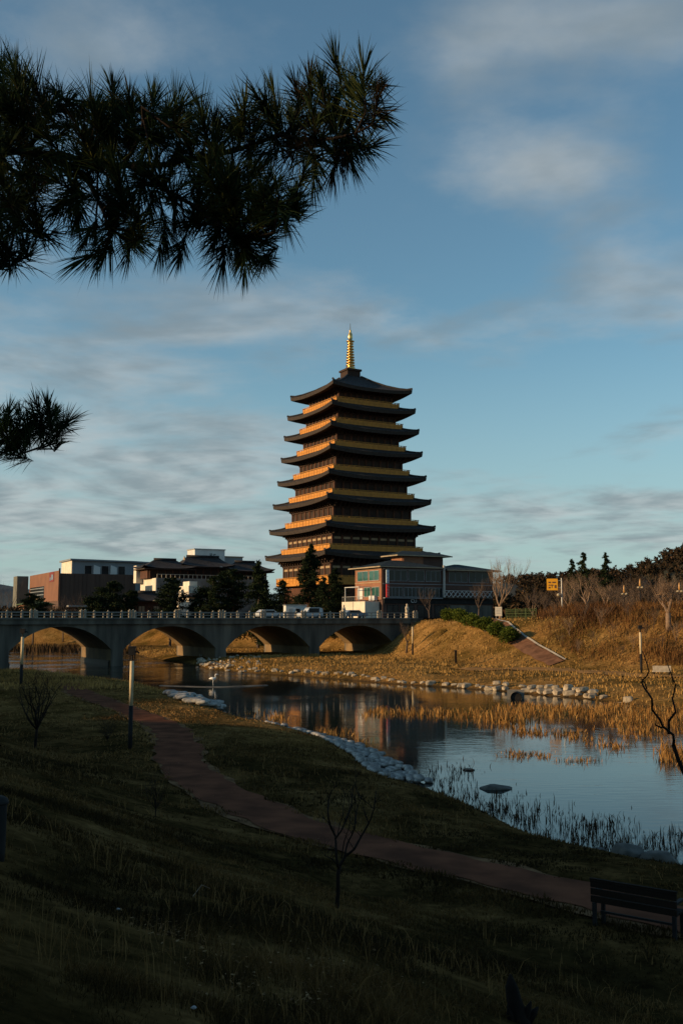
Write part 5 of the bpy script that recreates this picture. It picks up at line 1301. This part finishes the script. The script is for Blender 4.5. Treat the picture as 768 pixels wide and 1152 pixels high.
m.tube(smooth_line([tuple(p) for p in trunk_pts], .5), [.27 - .2 * i / 24 for i in range(len(smooth_line([tuple(p) for p in trunk_pts], .5)))], 12); m.build('trunk', M['bark'], pine, True)
def pine_branch(limb_px, Yd, sil, count, length, n, seed, r, gaps=(), trunk_z=3.0, mind=15, dj=.22, width=.0042, extra=()):
    rg = np.random.default_rng(seed); rr_ = random.Random(seed); m = MB()
    limbs = []
    for li, (pl, ra, rb, dy) in enumerate(limb_px):
        P = [at_depth(px, py, Yd + dy * (i / max(1, len(pl) - 1))) - TP for i, (px, py) in enumerate(pl)]
        if li == 0: P.insert(0, Vector((0.1, 0.1, trunk_z)))
        P = smooth_line([tuple(p) for p in P], .05); limbs.append(P)
        m.tube([p + Vector((rr_.uniform(-1, 1), rr_.uniform(-1, 1), rr_.uniform(-1, 1))) * ra * .2 for p in P], [ra + (rb - ra) * i / (len(P) - 1) for i in range(len(P))], 7)
    allp = [p for L in limbs for p in L if p.x + TP.x > -.4 * Yd]
    xs_, ys_ = [p[0] for p in sil], [p[1] for p in sil]; pts = list(extra); tries = 0
    while len(pts) < count and tries < 9000:
        tries += 1; px, py = rg.uniform(min(xs_), max(xs_)), rg.uniform(min(ys_), max(ys_))
        if not in_poly(px, py, sil) or any(math.hypot((px - gx_) / ga, (py - gy_) / gb) < 1 for gx_, gy_, ga, gb in gaps): continue
        if any(math.hypot(px - a, py - b) < mind for a, b in pts): continue
        pts.append((px, py))
    tips = []
    for px, py in pts:
        q = at_depth(px, py, Yd + rg.normal(0, dj)) - TP
        c = min(allp, key=lambda p: (p - q).length + .9 * max(0, (p.x - q.x))) ; d = q - c
        if d.length < .02: d = Vector((.1, 0, .1))
        mid = c + d * .5 + Vector((.12 * d.length, rr_.uniform(-.04, .04), -.10 * d.length)); d2 = (q - mid).normalized()
        m.tube([c, mid, q], [max(.0035, r * .35), .0034, .0022], 5, cap=False); tips.append((tuple(q), tuple(d2), rg.uniform(.68, 1.2)))
        if d.length > .22: tips.append((tuple(mid.lerp(q, .45)), tuple((d2 + Vector((rr_.uniform(-.6, .6), rr_.uniform(-.6, .6), rr_.uniform(-.5, .5)))).normalized()), rg.uniform(.75, 1.0)))
    o = m.build('branch', M['bark_dark'], pine, True)
    V, t = tuft_tris(tips, rg, n, length, width)
    link('needles', tri_mesh('needles', V, M['needle'], t), o)
SIL = [(-20, 75), (20, 74), (60, 84), (70, 100), (105, 108), (135, 96), (165, 102), (205, 112), (250, 118), (300, 104), (335, 92), (362, 82), (378, 72), (398, 74), (410, 95), (404, 112), (416, 132), (418, 152), (400, 174), (375, 168), (350, 190), (326, 212), (308, 232), (290, 244), (302, 268), (282, 296), (262, 296), (248, 284), (240, 268), (205, 258), (172, 258), (158, 278), (120, 266), (98, 270), (80, 240), (58, 238), (38, 268), (14, 290), (-20, 300)]
pine_branch([([(-80, 176), (-20, 172), (40, 172), (120, 184), (190, 184), (260, 170), (320, 150), (365, 128), (392, 92)], .035, .006, .15), ([(60, 174), (95, 200), (110, 225), (125, 258)], .010, .004, -.15), ([(150, 186), (190, 215), (230, 240), (268, 272)], .011, .004, -.1), ([(-10, 178), (10, 215), (18, 255), (12, 285)], .010, .004, .1), ([(210, 182), (262, 205), (300, 222)], .009, .004, .2), ([(310, 152), (360, 158), (400, 150)], .008, .004, -.2), ([(30, 172), (50, 140), (70, 110)], .009, .004, .2), ([(140, 184), (160, 150), (160, 120)], .009, .004, -.2), ([(235, 176), (262, 150), (285, 125)], .008, .004, .1)],
    3.5, SIL, 235, .130, 80, 71, .012, gaps=((103, 222, 18, 26), (205, 236, 12, 14), (52, 222, 12, 14), (318, 190, 10, 10)), trunk_z=3.4, mind=11, width=.0034, extra=((416, 140), (408, 78), (424, 112), (378, 70), (276, 306), (300, 292), (250, 296), (352, 206), (336, 224), (374, 192), (408, 172), (320, 246), (306, 262), (180, 282), (203, 288), (95, 290), (118, 287), (60, 262), (10, 302), (32, 288), (146, 284), (330, 232), (395, 184), (430, 132), (422, 164), (428, 98)))
SIL2 = [(-20, 462), (20, 462), (45, 452), (66, 456), (72, 468), (86, 470), (84, 480), (64, 486), (52, 492), (30, 498), (16, 512), (-20, 516)]
pine_branch([([(-60, 500), (-10, 486), (30, 484), (55, 480), (78, 472)], .016, .004, .1), ([(-20, 500), (5, 510), (20, 512)], .007, .003, -.1)], 4.6, SIL2, 36, .115, 58, 72, .010, trunk_z=1.9, mind=8, dj=.12)
# unseen crown limbs above and behind the view, added to darken the foreground
rg = np.random.default_rng(73); rr_ = random.Random(73)
for k, (tx, ty, tz, cnt) in enumerate(((3.5, 3.0, 8.4, 60), (5.5, -.5, 7.0, 80), (1.5, -3.0, 6.6, 60), (-2.5, 1.0, 7.5, 46), (6.5, 1.8, 9.0, 80), (2.0, .5, 9.8, 60), (-3.0, 4.0, 6.6, 50), (-3, -3, 6.5, 40), (4.2, 5.2, 11.2, 80), (7.2, 4.2, 11.2, 90), (1.0, 5.6, 11.0, 70), (-2.6, 6.2, 10.2, 70), (9.0, 1.0, 9.6, 90), (6.2, -3.2, 8.4, 80), (8.6, -4.6, 9.0, 80), (3.2, -6.2, 8.0, 70), (10.2, 4.0, 11.4, 80))):
    m = MB(); a = Vector((.3, .3, min(9.5, tz - 1.2))); e = Vector((tx, ty, tz)); P = smooth_line([tuple(a), tuple(a.lerp(e, .5) + Vector((0, 0, .4))), tuple(e)], .2); m.tube(P, [.08 - .065 * i / len(P) for i in range(len(P))], 7); tips = []
    for i in range(cnt):
        c = P[rr_.randint(len(P) // 3, len(P) - 1)]; q = c + Vector((rr_.gauss(0, .7), rr_.gauss(0, .7), rr_.gauss(.1, .35))); d = (q - c).normalized(); m.tube([c, q], [.012, .004], 4, cap=False); tips.append((tuple(q), tuple(d), rg.uniform(1.5, 2.2)))
    o = m.build('branch', M['bark'], pine); V, t = tuft_tris(tips, rg, 48, .15, .022); link('needles', tri_mesh('needles', V, M['needle'], t), o)
# ================================================================== HILLS AND FAR WOODS
def hill(name, prof, Y0, depth, mt):
    """prof: [(px, py)] skyline; a ridge at distance Y0 falling off to both sides"""
    m = MB(); xs_ = np.arange(prof[0][0], prof[-1][0] + 1, 4.0); ys_ = np.interp(xs_, [p[0] for p in prof], [p[1] for p in prof]); n = len(xs_); K = 9
    for px, py in zip(xs_, ys_):
        top = at_depth(px, py, Y0)
        for k in range(K):
            v = -1 + 2 * k / (K - 1); y = Y0 + v * depth; f = math.cos(v * math.pi / 2) ** 1.2
            h = max(2, top.z + 8 * (vnoise(px, k * 3, 14, 5) - .5) * (v != 0)); m.v.append((px_at(px, Y0) + v * 30 * (vnoise(px, k, 20, 8) - .5), y, 3.5 + (h - 3.5) * f))
    for i in range(n - 1):
        for k in range(K - 1):
            a = i * K + k; m.f.append((a, a + K, a + K + 1, a + 1))
    o = m.build(name, mt, None, True); tag(o, kind='structure'); return o
M['hill'] = mat('wooded_hillside', (.035, .028, .016), (.014, .018, .010), .03, detail=8)
M['hill_hazed'] = mat('hazed_hillside', (.045, .055, .055), (.03, .04, .042), .004, detail=8)  # paler and bluer, distance haze put into the colour
hill('hills', [(480, 660), (560, 656), (620, 652), (680, 648), (715, 641), (745, 628), (768, 619), (800, 605), (860, 585), (960, 570), (1100, 600), (1300, 640)], 620, 170, M['hill'])
hill('hills', [(-500, 640), (-200, 636), (-60, 648), (0, 657), (40, 664), (120, 672), (300, 676), (500, 672), (620, 668), (760, 668), (900, 664)], 2600, 700, M['hill_hazed'])
def far_wood():
    rg = np.random.default_rng(91); C, R = [], []
    # trees on the hill, its flank and in the gap behind the sign
    for i in range(1500):
        px = rg.uniform(560, 860); sky = np.interp(px, [480, 560, 620, 680, 715, 745, 768, 800, 860], [660, 656, 652, 648, 641, 628, 619, 605, 585])
        v = rg.uniform(-1, .05); y = 620 + v * 170; top = at_depth(px, sky, 620).z; z = 3.5 + (top - 3.5) * math.cos(v * math.pi / 2) ** 1.2
        h = rg.uniform(2.0, 4.5); x = px_at(px, 620)
        for q in range(3): C.append((x + rg.normal(0, .7), y, z + h * (.2 + .38 * q))); R.append(h * (.42 - .1 * q))
    for i in range(260):
        px = rg.uniform(548, 800); Y = rg.uniform(235, 330); x = px_at(px, Y); h = rg.uniform(4, 9.5) * np.interp(px, [548, 600, 700, 800], [.72, .75, .6, .5])
        for q in range(3): C.append((x + rg.normal(0, .8), Y, 7 + h * (.15 + .34 * q))); R.append(h * (.30 - .06 * q))
    for i in range(300):
        px = rg.uniform(-60, 380); Y = rg.uniform(262, 300); x = px_at(px, Y); h = rg.uniform(2.0, 4.5)
        C.append((x, Y, 6.5 + h * .4)); R.append(h * .5)
    n = 110000; V = leaf_cloud(C, R, n, 1.15, rg); tint = np.clip(rg.normal(.45, .28, n), 0, 1)
    tag(link('far_wood', tri_mesh('far_wood', V, M['forest'], tint)), 'dark winter woods on the hill and behind the embankment', 'woods', kind='stuff')
far_wood()
# ================================================================== SKY, SUN, CAMERA
SUNV = Vector((-math.cos(BETA) * math.cos(ELEV), -math.sin(BETA) * math.cos(ELEV), math.sin(ELEV)))
sun = bpy.data.lights.new('sun', 'SUN'); sun.energy = SUN_E; sun.angle = rad(.5); sun.color = (1, .66, .34)
so = bpy.data.objects.new('sun', sun); COL.objects.link(so); so.rotation_euler = SUNV.to_track_quat('Z', 'Y').to_euler(); so.location = (-60, -20, 60)
wd = bpy.data.worlds.new('World'); scene.world = wd; wd.use_nodes = True; nt = wd.node_tree; N, L = nt.nodes, nt.links
bg = N['Background']; bg.inputs['Strength'].default_value = SKY_S
sky = N.new('ShaderNodeTexSky'); sky.sky_type = 'NISHITA'; sky.sun_disc = False; sky.sun_elevation = ELEV; sky.sun_rotation = math.atan2(SUNV.x, SUNV.y); sky.air_density = 1.0; sky.dust_density = .6; sky.ozone_density = 1.5
tc = N.new('ShaderNodeTexCoord')
def math_(op, a, b=None, c=None):
    n = N.new('ShaderNodeMath'); n.operation = op
    for i, v in enumerate((a, b, c)):
        if v is None: continue
        if isinstance(v, (int, float)): n.inputs[i].default_value = v
        else: L.new(v, n.inputs[i])
    return n.outputs[0]
def rng_(v, a, b, c=0.0, d=1.0, smooth=True):
    n = N.new('ShaderNodeMapRange'); n.interpolation_type = 'SMOOTHSTEP' if smooth else 'LINEAR'
    L.new(v, n.inputs['Value'])
    for k, x in zip(('From Min', 'From Max', 'To Min', 'To Max'), (a, b, c, d)): n.inputs[k].default_value = x
    return n.outputs['Result']
def mixc(f, a, b, mode='MIX'):
    n = N.new('ShaderNodeMix'); n.data_type = 'RGBA'; n.blend_type = mode
    for k, v in (('Factor', f), ('A', a), ('B', b)):
        if isinstance(v, (int, float)): n.inputs[k].default_value = v
        elif isinstance(v, tuple): n.inputs[k].default_value = (*v, 1)
        else: L.new(v, n.inputs[k])
    return n.outputs['Result']
sx = N.new('ShaderNodeSeparateXYZ'); L.new(tc.outputs['Generated'], sx.inputs[0])
X, Yv, Z = sx.outputs
zc = math_('MAXIMUM', Z, .002)
inv = math_('DIVIDE', 1.0, math_('ADD', zc, .10))
cb = N.new('ShaderNodeCombineXYZ'); L.new(math_('MULTIPLY', X, inv), cb.inputs[0]); L.new(math_('MULTIPLY', Yv, inv), cb.inputs[1])
def noise(sc, det, rough, scale=(1, 1, 1), off=(0, 0, 0), vec=None, dist=0.0):
    mp = N.new('ShaderNodeMapping'); mp.inputs['Scale'].default_value = scale; mp.inputs['Location'].default_value = off; L.new(vec or cb.outputs[0], mp.inputs['Vector'])
    n = N.new('ShaderNodeTexNoise'); n.inputs['Scale'].default_value = sc; n.inputs['Detail'].default_value = det; n.inputs['Roughness'].default_value = rough; n.inputs['Distortion'].default_value = dist; L.new(mp.outputs[0], n.inputs['Vector']); return n.outputs['Fac']
az = math_('DIVIDE', X, math_('MAXIMUM', Yv, .05)); elv = math_('DIVIDE', Z, math_('MAXIMUM', Yv, .05))   # tangent of bearing and of height, ahead of the viewer
def blob(a0, e0, wa, we, amp=1.0):
    d = math_('ADD', math_('POWER', math_('DIVIDE', math_('SUBTRACT', az, a0), wa), 2.0), math_('POWER', math_('DIVIDE', math_('SUBTRACT', elv, e0), we), 2.0))
    return math_('MULTIPLY', math_('POWER', 2.718, math_('MULTIPLY', d, -1.0)), amp)
# where the weather is thicker: a bank low in the left of the sky, veils high at the right
def addm(l):
    o = l[0]
    for x in l[1:]: o = math_('ADD', o, x)
    return o
mask = addm([blob(-.30, .30, .30, .07, .62), blob(-.20, .20, .22, .03, .45), blob(-.22, .12, .26, .06, .60), blob(-.02, .075, .70, .035, .30), blob(.22, .47, .13, .055, .95), blob(.31, .36, .11, .05, .45), blob(.26, .63, .20, .06, .60), blob(.13, .58, .06, .045, .32), blob(.30, .115, .20, .025, .55), blob(-.22, .62, .12, .05, .20), blob(.0, .35, .10, .05, .16)])
n1 = noise(1.35, 8, .54, (1.0, 1.0, 1), (3.1, 1.7, 0), dist=.25); n2 = noise(6.0, 7, .6, (1, 1, 1), (8.2, .4, 0))
cov = math_('ADD', math_('MULTIPLY', n1, 1.7), math_('MULTIPLY', n2, .36))
dens = rng_(math_('ADD', math_('SUBTRACT', cov, 1.10), math_('MULTIPLY', mask, .80)), .0, .56)
n3 = noise(1.35, 5, .52, (1, 1, 1), (3.0, 1.68, 0), dist=.25)
lit = rng_(math_('SUBTRACT', n3, n1), -.11, .13)
ccol = mixc(lit, CLOUD_LO, CLOUD_HI)
skyc = mixc(1.0, sky.outputs['Color'], SKY_TINT, 'MULTIPLY')
hs = N.new('ShaderNodeHueSaturation'); hs.inputs['Saturation'].default_value = SKY_SAT; L.new(skyc, hs.inputs['Color'])
air = mixc(rng_(Z, .30, -.02, 0, .75), hs.outputs['Color'], HORIZON)
col = mixc(math_('MULTIPLY', dens, .8), air, ccol)
L.new(col, bg.inputs['Color'])
cam = bpy.data.cameras.new('camera'); cam.lens = 35; cam.sensor_fit = 'AUTO'; cam.sensor_width = 36; cam.clip_start = .1; cam.clip_end = 12000
co = bpy.data.objects.new('camera', cam); COL.objects.link(co); co.location = (0, 0, EYE); co.rotation_euler = (math.pi / 2 + PITCH, 0, 0); scene.camera = co
vs = scene.view_settings; vs.view_transform = 'Standard'; vs.look = 'None'; vs.gamma = 1; vs.use_curve_mapping = False; vs.exposure = EXPO
scene.cycles.use_denoising = True; scene.cycles.max_bounces = 6; scene.cycles.diffuse_bounces = 2; scene.cycles.glossy_bounces = 3; scene.cycles.transmission_bounces = 2; scene.cycles.transparent_max_bounces = 6
